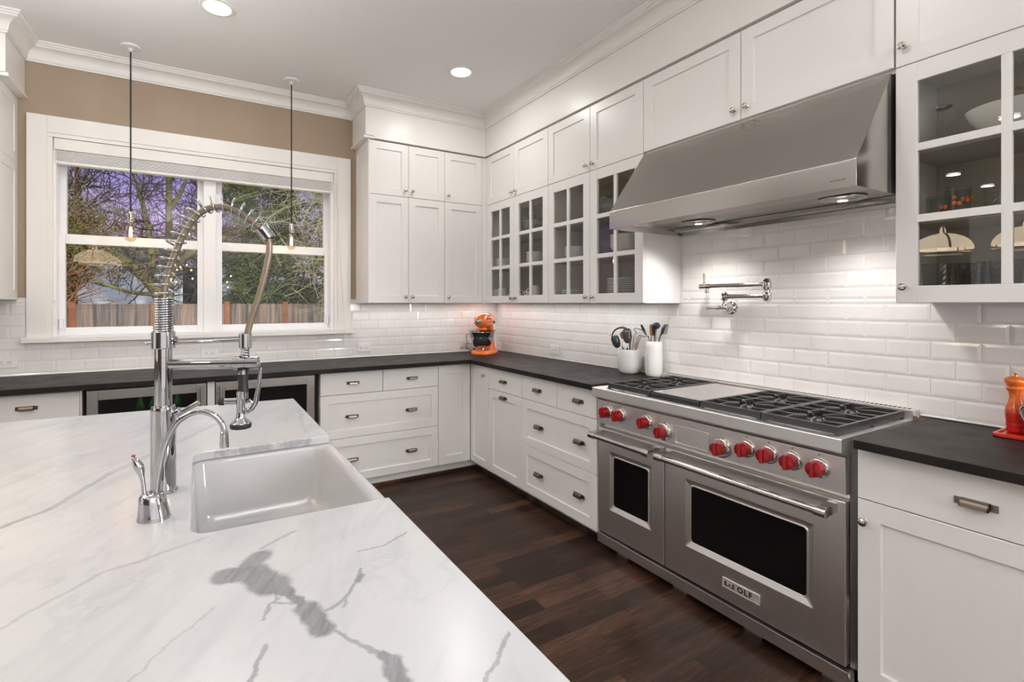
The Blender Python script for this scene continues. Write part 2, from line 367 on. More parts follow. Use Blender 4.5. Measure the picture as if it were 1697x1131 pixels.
    def build(s, name, m, parent=None, origin=None, smooth=38, recalc=True):
        if recalc: bmesh.ops.recalc_face_normals(s.bm, faces=s.bm.faces[:])
        me = bpy.data.meshes.new(name)
        org = Vector(origin) if origin is not None else (ORG[parent] if parent else Vector((0, 0, 0)))
        for v in s.bm.verts: v.co -= org
        s.bm.to_mesh(me); s.bm.free()
        me.materials.append(M[m] if isinstance(m, str) else m)
        if smooth:
            me.polygons.foreach_set('use_smooth', [True]*len(me.polygons)); me.set_sharp_from_angle(angle=math.radians(smooth))
        o = bpy.data.objects.new(name, me); COL.objects.link(o); ORG[o] = org
        if smooth and smooth < 50: soften(o)
        if parent: o.parent = parent
        else: o.location = org
        return o
def tag(o, label=None, cat=None, group=None, kind=None):
    for k, v in (('label', label), ('category', cat), ('group', group), ('kind', kind)):
        if v: o[k] = v
    return o
def thing(name, label, cat, loc=(0, 0, 0), group=None):
    o = bpy.data.objects.new(name, None); COL.objects.link(o); o.location = loc; o.empty_display_size = .05
    ORG[o] = Vector(loc); return tag(o, label, cat, group)
def struct(o): o['kind'] = 'structure'; return o
def put_copy(proto, parent, pos, rz=0):
    """a copy of one part, at a world position, under its thing or part"""
    o = bpy.data.objects.new(proto.name.split('.')[0], proto.data); COL.objects.link(o); o.parent = parent; soften(o)
    o.location = Vector(pos)-ORG[parent]; o.rotation_euler = (0, 0, rz); ORG[o] = Vector(pos); return o
def copy_tree(o, parent=None):
    c = o.copy(); COL.objects.link(c)
    if parent: c.parent = parent
    for ch in list(o.children): copy_tree(ch, c)
    return c
def rrect(x0, x1, y0, y1, r, n=6):
    out = []
    for cx, cy, a in ((x1-r, y0+r, -90), (x1-r, y1-r, 0), (x0+r, y1-r, 90), (x0+r, y0+r, 180)):
        for i in range(n+1):
            t = math.radians(a+90*i/n); out.append((cx+r*math.cos(t), cy+r*math.sin(t)))
    return out
def text_mesh(name, s, size, ext, m, parent, mw, shear=0, spacing=1.0, offset=0.0):
    cu = bpy.data.curves.new(name, 'FONT'); cu.body = s; cu.size = size; cu.extrude = ext; cu.align_x = 'CENTER'; cu.align_y = 'CENTER'
    cu.shear = shear; cu.space_character = spacing; cu.offset = offset
    t = bpy.data.objects.new(name, cu); COL.objects.link(t); bpy.context.view_layer.update()
    me = bpy.data.meshes.new_from_object(t.evaluated_get(bpy.context.evaluated_depsgraph_get()))
    bpy.data.objects.remove(t); me.name = name; me.transform(mw @ Matrix.Identity(4))
    me.transform(Matrix.Translation(-ORG[parent])); me.materials.clear(); me.materials.append(M[m])
    o = bpy.data.objects.new(name, me); COL.objects.link(o); o.parent = parent; ORG[o] = ORG[parent]; return o
# ------------------------------------------------------------------ main planes (metres, camera at the origin of the floor plan)
XW, YW, ZC = 2.538, 4.0815, 3.0          # right wall, back wall, ceiling
XU, YU = 2.209, 3.7306                   # faces of the wall cabinets
XB, YB = 1.9455, 3.5254                  # faces of the base cabinets
CT, CB = .914, .883                      # counter top and underside
ZUB, ZUM, ZUT = 1.367, 2.2205, 2.6405    # wall cabinets: bottom, split, top
XL, YF = -5.6, -3.2
fR = lambda X: (lambda s_, t_, d: (X-d, s_, t_))       # front looking to -X: s along Y
fB = lambda Y: (lambda s_, t_, d: (s_, Y-d, t_))       # front looking to -Y: s along X
# ------------------------------------------------------------------ the room
mb = MB().box(XL-.1, XW+.2, YF-.1, YW+.18, -.06, 0); struct(mb.build('floor', 'floor', smooth=0))
mb = MB().box(XL-.1, XW+.2, YF-.1, YW+.18, ZC, ZC+.08)
struct(mb.build('ceiling', 'ceil', smooth=0))
WX0, WX1, WZ0, WZ1 = -.805, .985, 1.150, 2.437
mb = MB()
mb.box(XL, WX0, YW, YW+.17, 0, ZC); mb.box(WX1, XW, YW, YW+.17, 0, ZC); mb.box(WX0, WX1, YW, YW+.17, 0, WZ0); mb.box(WX0, WX1, YW, YW+.17, WZ1, ZC)
struct(mb.build('wall_back', 'taupe', smooth=0))
struct(MB().box(XW, XW+.12, YF, YW+.17, 0, ZC).build('wall_right', 'taupe', smooth=0))
struct(MB().box(XL-.1, XL, YF, YW+.17, 0, ZC).build('wall_left', 'taupe', smooth=0))
struct(MB().box(XL, XW, YF-.1, YF, 0, ZC).build('wall_front', 'taupe', smooth=0))
# bevelled subway tile, one field per wall
def tiles(fn, s0, s1, t0, t1, tj, sj, L=.1468, H=.0735, holes=()):
    mb = MB(); g = .0009; b = .011; th = .0036
    k0 = math.floor((t0-tj)/H)-1
    for k in range(k0, int((t1-tj)/H)+2):
        a, c = max(t0, tj+k*H)+g, min(t1, tj+(k+1)*H)-g
        if c-a < .006: continue
        off = sj+(k % 2)*L/2
        j0 = math.floor((s0-off)/L)-1
        for j in range(j0, int((s1-off)/L)+2):
            p, q = max(s0, off+j*L)+g, min(s1, off+(j+1)*L)-g
            if q-p < .006: continue
            if any(p > h[0] and q < h[1] and a > h[2] and c < h[3] for h in holes): continue
            bb = min(b, (q-p)/2.2, (c-a)/2.2)
            mb.loft([[fn(x, z, 0) for x, z in ((p, a), (q, a), (q, c), (p, c))],
                     [fn(x, z, .0022) for x, z in ((p, a), (q, a), (q, c), (p, c))],
                     [fn(x, z, th) for x, z in ((p+bb, a+bb), (q-bb, a+bb), (q-bb, c-bb), (p+bb, c-bb))]], cap0=False)
    return mb
gb = MB(); gb.box(XL, WX0-.12, YW-.0035, YW, CT, 1.40); gb.box(WX1+.12, XW, YW-.0035, YW, CT, 1.40); gb.box(WX0-.12, WX1+.12, YW-.0035, YW, CT, 1.13)
g_ = struct(gb.build('wall_back_grout', 'grout', smooth=0))
tb = tiles(fB(YW-.0025), -2.4, XW, CT+.002, 1.385, .9255, .9775, holes=[(-.915, 1.10, 1.118, 2)])
struct(tb.build('wall_back_tile', 'tile', smooth=0))
gb = MB(); gb.box(XW-.0035, XW, -.6, YW, CT, 1.40); gb.box(XW-.0035, XW, .6, 2.2, 1.4, 1.86); struct(gb.build('wall_right_grout', 'grout', smooth=0))
tb = tiles(fR(XW-.0025), -.6, YW-.004, CT+.002, 1.385, .9955-.0735, 1.0265)
struct(tb.build('wall_right_tile', 'tile', smooth=0))
tb = tiles(fR(XW-.0025), .80, 1.965, 1.385, 1.84, .9955-.0735+6*.0735, 1.0265)
struct(tb.build('wall_right_tile', 'tile', smooth=0))
mb = MB().box(-2.4, XW-.004, YW-.012, YW-.004, CT, CT+.006, .002); mb.box(XW-.012, XW-.004, 2.06, YW-.004, CT, CT+.006, .002); mb.box(XW-.012, XW-.004, -.6, .835, CT, CT+.006, .002)
struct(mb.build('trim_5', 'tile'))
# crown moulding, mitred along the frieze
CP = [(0, 2.886), (.010, 2.886), (.011, 2.896), (.016, 2.899), (.017, 2.907)] + [(.017+.046*(1-math.cos(a)), 2.907+.056*math.sin(a)) for a in [PI/2*i/7 for i in range(1, 8)]] + [(.066, 2.965), (.066, 2.975), (.074, 2.979), (.076, 2.986), (.084, 2.989), (.084, 3.0), (0, 3.0)]
FY, FX = YU-.010, XU-.010
def sweep(path, prof):
    path = [Vector((p[0], p[1], 0)) for p in path]; rings = []
    for i, p in enumerate(path):
        d0 = (p-path[i-1]).normalized() if i else (path[1]-p).normalized()
        d1 = (path[i+1]-p).normalized() if i < len(path)-1 else d0
        n0, n1 = Vector((d0.y, -d0.x, 0)), Vector((d1.y, -d1.x, 0)); mi = n0+n1; mi = mi/(mi.dot(n0))
        rings.append([p+mi*d+Vector((0, 0, z)) for d, z in prof])
    return MB().loft(rings)
struct(sweep([(-2.6, FY), (-.932, FY), (-.932, YW), (1.130, YW), (1.130, FY), (FX, FY), (FX, -.8)], CP).build('trim_1', 'trim', smooth=30))
# frieze boards over the wall cabinets
def frieze(name, boxes): 
    mb = MB()
    for b in boxes: mb.box(*b, .0015, 1)
    struct(mb.build(name, 'trim'))
frieze('trim_2', [(-2.6, -.932, FY, YW, 2.650, 2.89), (-2.6, -.918, FY-.004, YW, 2.645, 2.664), (-1.0, -.925, FY, YW, 2.664, 2.670)])
frieze('trim_3', [(1.130, XW, FY, YW, 2.650, 2.89), (1.116, 1.20, FY-.004, YW, 2.645, 2.664), (1.123, 1.2, FY, YW, 2.664, 2.670)])
frieze('trim_4', [(FX, XW, -.8, FY+.01, 2.650, 2.89)])
# ------------------------------------------------------------------ window
win = struct(bpy.data.objects.new('window_1', None)); COL.objects.link(win); win.location = (.09, YW, WZ0); ORG[win] = Vector(win.location)
mb = MB(); CX0, CX1, CZ1 = -.9205, 1.1084, 2.5585; yc = YW-.024
mb.box(CX0, -.822, yc, YW, WZ0, CZ1, .002); mb.box(1.000, CX1, yc, YW, WZ0, CZ1, .002); mb.box(-.822, 1.0, yc, YW, 2.452, CZ1, .002)
mb.box(-.824, -.795, yc+.006, YW+.01, WZ0, 2.4265, .003); mb.box(.973, 1.002, yc+.006, YW+.01, WZ0, 2.4265, .003); mb.box(-.824, 1.002, yc+.006, YW+.01, 2.427, 2.453, .003)
mb.build('window_casing', 'trim', win)
mb = MB(); mb.box(-.9413, 1.1235, YW-.058, YW+.02, 1.118, WZ0, .004); mb.box(CX0, CX1, YW-.03, YW, 1.128, 1.140); mb.build('window_sill', 'trim', win)
mb = MB(); yj = YW+.17
mb.box(WX0, -.780, YW, yj, WZ0, WZ1); mb.box(.950, WX1, YW, yj, WZ0, WZ1); mb.box(WX0, WX1, YW, yj, 2.41, WZ1); mb.box(WX0, WX1, YW+.01, yj, WZ0-.01, WZ0+.012)
mb.box(.046, .126, YW+.045, yj, WZ0, WZ1, .003)
mb.build('window_frame', 'sash', win)
def sash(x0, x1, z0, z1, ox0, ox1, oz0, oz1, y):
    mb = MB(); t = .036
    mb.box(x0, ox0, y, y+t, z0, z1, .003); mb.box(ox1, x1, y, y+t, z0, z1, .003); mb.box(ox0, ox1, y, y+t, z0, oz0, .003); mb.box(ox0, ox1, y, y+t, oz1, z1, .003)
    s_ = mb.build('window_sash', 'sash', win)
    MB().box(ox0-.004, ox1+.004, y+.016, y+.021, oz0-.004, oz1+.004).build('window_pane', 'pane', s_, smooth=0)
for x0, x1, a, b in ((-.782, .048, -.747, .006), (.124, .952, .167, .917)):
    sash(x0, x1, 1.762, 2.41, a, b, 1.823, 2.375, YW+.105)
    sash(x0, x1, 1.160, 1.822, a, b, 1.206, 1.759, YW+.066)
mb = MB()
for x in (-.765, .935): mb.box(x-.012, x+.012, YW+.046, YW+.068, 1.20, 1.265, .004)
mb.build('sash_latch', 'plastic', win)
# venetian blind drawn right up under its valance
bl = thing('window_blind', 'white venetian blind pulled up at the top of the window', 'blind', (.09, YW, 2.43))
MB().box(-.790, .969, YW-.012, YW+.004, 2.352, 2.424, .002).build('valance', 'trim', bl)
mb = MB()
for i in range(13): mb.box(-.787, .966, YW-.004, YW+.044, 2.283+i*.0052, 2.2860+i*.0052)
mb.build('slats', 'plastic', bl, smooth=0)
MB().box(-.787, .966, YW-.006, YW+.046, 2.264, 2.281, .003).build('bottom_rail', 'plastic', bl)
for x in (-.70, -.36, 0, .36, .70, .90):
    mb = MB(); rnd = random.Random(int(x*100))
    for j in range(3):
        pts = [(x+.012*math.sin(q*1.7+j)+.006*j, YW-.008-.003*math.sin(q*2.3+j), 2.35-.013*q) for q in range(7)]
        mb.tube(pts, .0012, 5)
    mb.build('ladder_cord', 'plastic', bl)
mb = MB(); c = [(.985, YW-.026, 2.35), (.990, YW-.028, 1.9), (1.000, YW-.030, 1.45), (1.014, YW-.062, 1.145), (1.018, YW-.064, 1.105), (1.036, YW-.064, 1.090), (1.056, YW-.064, 1.100), (1.058, YW-.062, 1.15), (1.040, YW-.03, 1.40), (1.010, YW-.028, 1.9), (.992, YW-.026, 2.35)]
mb.tube(c, .0014, 6); mb.build('pull_cord', 'plastic', bl)
# ------------------------------------------------------------------ cabinet parts
def door_mesh(fn, s0, s1, t0, t1, fr=.058, rec=.009, th=.020, flat=False):
    mb = MB(); e = .0016
    R = lambda i, d: [fn(s0+i, t0+i, d), fn(s1-i, t0+i, d), fn(s1-i, t1-i, d), fn(s0+i, t1-i, d)]
    rings = [R(0, -th), R(0, -e), R(e, 0)]
    if not flat: rings += [R(fr, 0), R(fr+.0035, -rec)]
    return mb.loft(rings)
def knob_mesh():
    return MB().lathe([(.0075, 0), (.0080, .002), (.0045, .0035), (.0040, .011), (.0055, .0135), (.0115, .0165), (.0135, .0205), (.0125, .0245), (.0080, .0275), (.002, .0285)], axis=(0, -1, 0), seg=18)
_k = knob_mesh().build('knob', 'nickel'); 
def pull_mesh():
    mb = MB()
    for s in (-1, 1):
        mb.box(s*.031, s*.047, -.0025, 0, -.0105, .0105, .0008, 1); mb.ball((s*.040, -.003, 0), .0028, (1, .5, 1), 8)
    # raised hood of the pull: rounded top, hollow below
    pr = [(0, .0115), (.008, .0115), (.018, .008), (.022, .001), (.022, -.0105), (.0185, -.0105), (.0185, 0), (.0155, .0055), (.007, .0085), (0, .0085)]
    mb.loft([[(-.031, -d, z) for d, z in pr], [(.031, -d, z) for d, z in pr]])
    for s in (-1, 1): mb.loft([[(s*.031, -d, z) for d, z in pr[:5]+[(0, -.0105)]], [(s*.0285, -d, z) for d, z in pr[:5]+[(0, -.0105)]]])
    mb.box(-.031, .031, -.0025, 0, -.0105, .0105)
    return mb
_p = pull_mesh().build('pull_handle', 'pewter')
for o in (_k, _p): COL.objects.unlink(o)
def knob(parent, fn, s, t): p = fn(s, t, 0); put_copy(_k, parent, p, -PI/2 if fn(0, 0, 1)[0] != fn(0, 0, 0)[0] else 0)
def pull(parent, fn, s, t): p = fn(s, t, 0); put_copy(_p, parent, p, -PI/2 if fn(0, 0, 1)[0] != fn(0, 0, 0)[0] else 0)
G = .0016     # half gap between fronts
def door(th_, fn, s0, s1, t0, t1, kn=None, name='door', **kw):
    o = door_mesh(fn, s0+G, s1-G, t0+G, t1-G, **kw).build(name, 'paint', th_)
    if kn: knob(o, fn, *kn)
    return o
def drawer(th_, fn, s0, s1, t0, t1, pulls, flat=False):
    o = door_mesh(fn, s0+G, s1-G, t0+G, t1-G, flat=flat).build('drawer_front', 'paint', th_)
    for p in pulls: pull(o, fn, *p)
    return o
ROWS = [(1.428, 1.6525), (1.6795, 1.905), (1.932, 2.1525)]
def glass_door(th_, fn, s0, s1, kn, cols):
    t0, t1 = ZUB+G, ZUM-G; s0, s1 = s0+G, s1-G
    mb = MB()
    def bx(a, b, c, d, d0=-.020, d1=0, bev=.0012):
        p, q = fn(a, c, d0), fn(b, d, d1); mb.box(p[0], q[0], p[1], q[1], p[2], q[2], bev, 1)
    xs = [s0]+[v for c in cols for v in c]+[s1]
    bx(s0, cols[0][0], t0, t1); bx(cols[-1][1], s1, t0, t1)
    bx(cols[0][0], cols[-1][1], t0, ROWS[0][0]); bx(cols[0][0], cols[-1][1], ROWS[2][1], t1)
    for a, b in ((ROWS[0][1], ROWS[1][0]), (ROWS[1][1], ROWS[2][0])): bx(cols[0][0], cols[-1][1], a, b, -.018, -.001)
    for c, d in zip(cols, cols[1:]): bx(c[1], d[0], ROWS[0][0], ROWS[2][1], -.018, -.0005)
    o = mb.build('glass_door', 'paint', th_)
    mb = MB()
    for c in cols:
        for r in ROWS:
            p, q = fn(c[0]-.002, r[0]-.002, -.013), fn(c[1]+.002, r[1]+.002, -.010); mb.box(p[0], q[0], p[1], q[1], p[2], q[2])
    mb.build('glass_panes', 'cabpane', o, smooth=0)
    if kn: knob(o, fn, *kn)
    return o
# ------------------------------------------------------------------ wall cabinets, back wall right of the window
f = fB(YU)
t = thing('wall_cabinet', 'tall white double-door wall cabinet right of the window, two doors over two', 'cabinet', (1.49, 4.0, ZUB))
mb = MB(); mb.box(1.160, 1.8125, YU+.021, YW, ZUB+.002, ZUT+.004, .001, 1)
mb.build('carcass', 'paint', t)
fs = lambda s_, t_, d: (1.157-d, s_, t_)
door_mesh(fs, YU+.002, YW, ZUB, ZUT+.004, fr=.05, rec=.007, th=.010).build('side_panel', 'paint', t)
for a, b, lo, hi in ((1.162, 1.488, 1, 0), (1.488, 1.8125, 0, 1)):
    ks = b-.030 if lo else a+.030
    door(t, f, a, b, ZUB, ZUM, (ks, 1.418)); door(t, f, a, b, ZUM, ZUT, (ks, 2.272))
t = thing('wall_cabinet', 'white single-door wall cabinet in the inside corner, one door over one', 'cabinet', (2.0, 4.0, ZUB))
mb = MB(); mb.box(1.8125, XW-.002, YU+.021, YW, ZUB+.002, ZUT+.004, .001, 1); mb.box(2.178, XU+.02, YU+.004, YU+.022, ZUB, ZUT+.004)
mb.build('carcass', 'paint', t)
door(t, f, 1.8125, 2.176, ZUB, ZUM, (1.842, 1.418)); door(t, f, 1.8125, 2.176, ZUM, ZUT, (1.842, 2.272))
# ------------------------------------------------------------------ glass-fronted wall cabinets, right wall
f = fR(XU)
def open_carcass(t, y0, y1, shelves=(1.666, 1.9185), div=None, x0=XU+.021, ztop=ZUT+.004):
    mb = MB(); w = .018
    mb.box(x0, XW-.002, y0, y0+w, ZUB, ztop, .0006, 1); mb.box(x0, XW-.002, y1-w, y1, ZUB, ztop, .0006, 1)
    mb.box(x0, XW-.002, y0+w, y1-w, ZUB, ZUB+w); mb.box(x0, XW-.002, y0+w, y1-w, ZUM-.009, ZUM+.009); mb.box(x0, XW-.002, y0+w, y1-w, ztop-w, ztop)
    c = mb.build('carcass', 'paint', t)
    mb = MB(); mb.box(XW-.010, XW-.003, y0+w, y1-w, ZUB+w, ztop-w); mb.build('back_panel', 'inside', t, smooth=0)
    for z in shelves: MB().box(x0+.012, XW-.011, y0+w+.001, y1-w-.001, z-.018, z, .001, 1).build('shelf', 'inside', t)
Y0, Y1, Y2, Y3, Y4 = 1.9669, 2.4059, 2.8422, 3.2814, 3.7006
def two_cols(a, b): st = .064; mu = .024; w = (b-a-2*st-mu)/2; return [(a+st, a+st+w), (b-st-w, b-st)]
t = thing('glass_front_cabinet', 'glass-front wall cabinet in the corner holding cups and bowls', 'cabinet', (2.4, 3.27, ZUB))
open_carcass(t, Y2, Y4+.002)
MB().box(XU+.002, XU+.022, Y4+.002, YU+.018, ZUB, ZUT).build('corner_filler', 'paint', t)
glass_door(t, f, Y3, Y4, (Y3+.028, 1.408), two_cols(Y3, Y4)); glass_door(t, f, Y2, Y3, (Y3-.030, 1.408), two_cols(Y2, Y3))
door(t, f, Y3, Y4, ZUM, ZUT, (Y3+.028, 2.262)); door(t, f, Y2, Y3, ZUM, ZUT, (Y3-.030, 2.262))
t = thing('glass_front_cabinet', 'glass-front wall cabinet left of the range hood holding plate stacks', 'cabinet', (2.4, 2.41, ZUB))
open_carcass(t, Y0+.002, Y2-.001)
glass_door(t, f, Y1, Y2, (Y1+.030, 1.408), two_cols(Y1, Y2)); glass_door(t, f, Y0, Y1, (Y1-.030, 1.408), two_cols(Y0, Y1))
door(t, f, Y1, Y2, ZUM, ZUT, (Y1+.030, 2.262)); door(t, f, Y0, Y1, ZUM, ZUT, (Y1-.030, 2.262))
t = thing('wall_cabinet', 'white two-door cabinet bridging above the steel range hood', 'cabinet', (2.4, 1.39, ZUM))
MB().box(XU+.021, XW-.002, .808, Y0-.001, 2.2115, ZUT+.004, .001, 1).build('carcass', 'paint', t)
door(t, f, 1.3893, Y0, ZUM+.004, ZUT, (1.3893+.031, 2.276)); door(t, f, .806, 1.3893, ZUM+.004, ZUT, (1.3893-.031, 2.276))
t = thing('glass_front_cabinet', 'glass-front wall cabinet right of the range hood holding cut-glass tumblers', 'cabinet', (2.4, .52, ZUB))
open_carcass(t, .238, .804); 
glass_door(t, f, .240, .803, (.776, 1.424), [(.299, .5065), (.5315, .7395)])
door(t, f, .240, .803, ZUM, ZUT, (.777, 2.288), fr=.063)
t = thing('glass_front_cabinet', 'glass-front wall cabinet at the far right end of the range wall', 'cabinet', (2.4, -.2, ZUB))
open_carcass(t, -.70, .236); glass_door(t, f, -.23, .236, (.2, 1.424), [(-.167, -.01), (.014, .172)]); glass_door(t, f, -.70, -.23, None, [(-.636, -.478), (-.454, -.294)])
door(t, f, -.23, .236, ZUM, ZUT, (.2, 2.288)); door(t, f, -.70, -.23, ZUM, ZUT)
# wall cabinet left of the window
t = thing('wall_cabinet', 'white wall cabinet left of the window, its panelled side showing', 'cabinet', (-1.5, 4.0, 1.388))
MB().box(-2.6, -.970, YU+.021, YW, 1.388, ZUT+.004, .001, 1).build('carcass', 'paint', t)
fs2 = lambda s_, t_, d: (-.966+d, s_, t_)
mb = door_mesh(fs2, YU+.002, YW, 1.388, 2.236, fr=.06, rec=.008, th=.012); mb.loft([[fs2(*p) for p in r] for r in ()]) if False else None
mb.build('side_panel', 'paint', t)
door_mesh(fs2, YU+.002, YW, 2.237, ZUT+.004, fr=.06, rec=.008, th=.012).build('side_panel', 'paint', t)
f = fB(YU)
for a, b in ((-1.50, -.968), (-2.03, -1.50), (-2.56, -2.03)):
    door(t, f, a, b, 1.388, ZUM, (a+.03, 1.43)); door(t, f, a, b, ZUM, ZUT, (a+.03, 2.27))
# ------------------------------------------------------------------ base cabinets
fb, fr_ = fB(YB), fR(XB)
ZT, ZD1, ZD2, ZD3 = .874, .7135, .4005, .083
def carcass(t, x0, x1, y0, y1, kick):
    mb = MB(); mb.box(x0, x1, y0, y1, ZD3, CB-.001, .001, 1); mb.box(*kick, 0, ZD3); return mb.build('carcass', 'paint', t)
def drawers(t, fn, s0, s1, mid, p):
    drawer(t, fn, mid, s1, ZD1, ZT, [((mid+s1)/2 if p is None else p[0][1], .793)], True)
    drawer(t, fn, s0, mid, ZD1, ZT, [((mid+s0)/2 if p is None else p[0][0], .793)], True)
    drawer(t, fn, s0, s1, ZD2, ZD1, [(p[1][0], .553), (p[1][1], .553)]); drawer(t, fn, s0, s1, ZD3, ZD2, [(p[1][0], .241), (p[1][1], .241)])
t = thing('drawer_cabinet', 'white drawer cabinet under the back counter, right of the wine fridges', 'cabinet', (1.2, 3.8, 0))
carcass(t, .749, 1.656, YB+.021, YW-.004, (.749, 1.656, YB+.045, YB+.10))
drawers(t, fb, .749, 1.656, 1.202, ((.979, 1.435), (.972, 1.430)))
t = thing('corner_base_cabinet', 'white corner base cabinet with two narrow doors meeting at the inside corner', 'cabinet', (2.1, 3.7, 0))
mb = MB(); mb.box(1.656, XW-.004, YB+.021, YW-.004, ZD3, CB-.001); mb.box(XB+.021, XW-.004, 3.24, YB+.021, ZD3, CB-.001)
mb.box(1.656, XB+.085, YB+.045, YB+.10, 0, ZD3); mb.box(XB+.085, XB+.14, 3.24, YB+.06, 0, ZD3); mb.build('carcass', 'paint', t)
door(t, fb, 1.656, XB-.001, ZD3, ZT, fr=.068); door(t, fr_, 3.238, YB-.001, ZD3, ZT, (3.297, .802), fr=.056)
t = thing('pull_out_cabinet', 'white narrow base cabinet with a drawer over one pull-out panel', 'cabinet', (2.2, 3.02, 0))
carcass(t, XB+.021, XW-.004, 2.799, 3.238, (XB+.085, XB+.14, 2.799, 3.238))
drawer(t, fr_, 2.799, 3.238, ZD1, ZT, [(3.028, .792)], True); drawer(t, fr_, 2.799, 3.238, ZD3, ZD1, [(3.028, .673)])
t = thing('drawer_cabinet', 'white drawer cabinet on the right wall, just left of the range', 'cabinet', (2.2, 2.43, 0))
carcass(t, XB+.021, XW-.004, 2.063, 2.799, (XB+.085, XB+.14, 2.063, 2.799))
drawers(t, fr_, 2.063, 2.799, 2.413, ((2.216, 2.616), (2.209, 2.601)))
t = thing('base_cabinet', 'white base cabinet right of the range with one drawer over a knobbed door', 'cabinet', (2.2, .5, 0))
carcass(t, XB+.021, XW-.004, .20, .812, (XB+.085, XB+.14, .20, .812))
drawer(t, fr_, .205, .812, ZD1-.006, ZT, [(.519, .788)], True); door(t, fr_, .205, .812, ZD3, ZD1-.006, (.789, .636), fr=.064)
t = thing('base_cabinet', 'white two-door base cabinet at the far right end of the range wall', 'cabinet', (2.2, -.2, 0))
carcass(t, XB+.021, XW-.004, -.60, .20, (XB+.085, XB+.14, -.60, .20))
drawer(t, fr_, -.598, .199, ZD1-.006, ZT, [(-.2, .788)], True); door(t, fr_, -.2, .199, ZD3, ZD1-.006, (-.17, .636)); door(t, fr_, -.598, -.2, ZD3, ZD1-.006, (-.23, .636))
t = thing('base_cabinet', 'white base cabinet with one wide drawer, left of the wine fridges', 'cabinet', (-1.0, 3.8, 0))
carcass(t, -1.9, -.565, YB+.021, YW-.004, (-1.9, -.565, YB+.045, YB+.10))
drawer(t, fb, -1.03, -.572, ZD1-.045, ZT-.004, [(-.798, .797)], True); door(t, fb, -1.03, -.572, ZD3, ZD1-.045, (-.62, .6))
drawer(t, fb, -1.9, -1.03, ZD1-.045, ZT-.004, [(-1.46, .797)], True); door(t, fb, -1.9, -1.465, ZD3, ZD1-.045, (-1.5, .6)); door(t, fb, -1.465, -1.03, ZD3, ZD1-.045, (-1.43, .6))
# dark shoe moulding on the floor
mb = MB(); mb.box(-1.9, XB+.0845, YB+.020, YB+.0445, 0, .026, .006); mb.box(XB+.060, XB+.0845, 2.063, YB+.030, 0, .026, .006); mb.box(XB+.060, XB+.0845, -.6, .812, 0, .026, .006)
struct(mb.build('baseboard_back', 'floor'))
# ------------------------------------------------------------------ counters
XC, YC = 1.9034, 3.4482
pl = [(-2.0, YC), (XC-.012, YC), (XC, YC-.012), (XC, 2.0645), (XW-.006, 2.0645), (XW-.006, YW-.006), (-2.0, YW-.006)]
mb = MB().prism(pl, lambda a, b, d: (a, b, d), CB, CT); mb.bevel(.003, 2)
tag(mb.build('countertop', 'stone', origin=(1.9, 3.5, CB)), 'black honed stone countertop turning the corner under the window', 'countertop')
mb = MB().box(XC-.004, XW-.006, -.62, .8045, CB-.001, CT-.002, .003)
tag(mb.build('countertop', 'stone', origin=(2.2, .3, CB)), 'short black stone countertop to the right of the range', 'countertop')
# ------------------------------------------------------------------ wine fridges
def fridge(x0, x1, hs, label):
    t = thing('wine_fridge', label, 'wine fridge', ((x0+x1)/2, YB+.02, 0), 'wine fridges under the window counter')
    mb = MB(); y0, y1 = YB+.030, YW-.01; w = .03
    mb.box(x0, x0+w, y0, y1, .05, .870); mb.box(x1-w, x1, y0, y1, .05, .870); mb.box(x0+w, x1-w, y0, y1, .05, .09); mb.box(x0+w, x1-w, y0, y1, .845, .870); mb.box(x0+w, x1-w, y1-.03, y1, .09, .845)
    mb.box(x0, x1, y0+.02, y0+.10, 0, .05)
    mb.build('body', 'black', t)
    mb = MB(); b = .056; z0, z1 = .10, .866
    mb.box(x0+.004, x0+b, YB-.004, YB+.028, z0, z1, .002); mb.box(x1-b, x1-.004, YB-.004, YB+.028, z0, z1, .002)
    mb.box(x0+b, x1-b, YB-.004, YB+.028, z1-.056, z1, .002); mb.box(x0+b, x1-b, YB-.004, YB+.028, z0, z0+.07, .002)
    d = mb.build('door', 'steelx', t)
    MB().box(x0+b-.003, x1-b+.003, YB+.010, YB+.016, z0+.067, z1-.053).build('door_glass', 'fridgepane', d, smooth=0)
    mb = MB(); xh = hs; mb.cyl((xh, YB-.042, .30), (xh, YB-.042, .845), .0095, ch=.002)
    for z in (.34, .80): mb.cyl((xh, YB-.042, z), (xh, YB, z), .007)
    mb.build('door_handle', 'steelh', d)
    for z in (.24, .42, .58):
        mb = MB(); mb.box(x0+w+.002, x1-w-.002, YB+.05, YB+.062, z, z+.012)
        for i in range(12): xx = x0+.05+(x1-x0-.10)*i/11; mb.box(xx-.002, xx+.002, YB+.05, YW-.05, z, z+.005)
        mb.build('rack', 'steelh', t)
    lamp('fridge_fill_light', 'AREA', ((x0+x1)/2, YB+.10, .842), .9, (.9, 1, .9), shape='RECTANGLE', size=.4, size_y=.03)  # light added so the dark fridge inside shows
    return t
fridge(-.545, .058, .028, 'built-in steel wine fridge left of the white strip, green bottles inside')
fridge(.102, .715, .134, 'built-in steel wine fridge right of the white strip, glass dark')
mb = MB().box(.0595, .1005, YB, YB+.10, .05, .872, .002); tag(mb.build('filler_panel', 'paint', origin=(.08, YB, .05)), 'narrow white filler strip between the two wine fridges', 'panel')
def bottle(x, y, z, h, r, m, label, grp):
    t = thing('bottle', label, 'bottle', (x, y, z), grp)
    MB().lathe([(r*.9, 0), (r, .004), (r, h*.58), (r*.8, h*.68), (r*.36, h*.78), (r*.34, h*.96), (r*.38, h*.965), (r*.38, h)], (x, y, z), seg=16).build('body', m, t)
    MB().lathe([(r*.39, 0), (r*.39, h*.12)], (x, y, z+h*.885), seg=12).build('capsule', 'steelh', t)
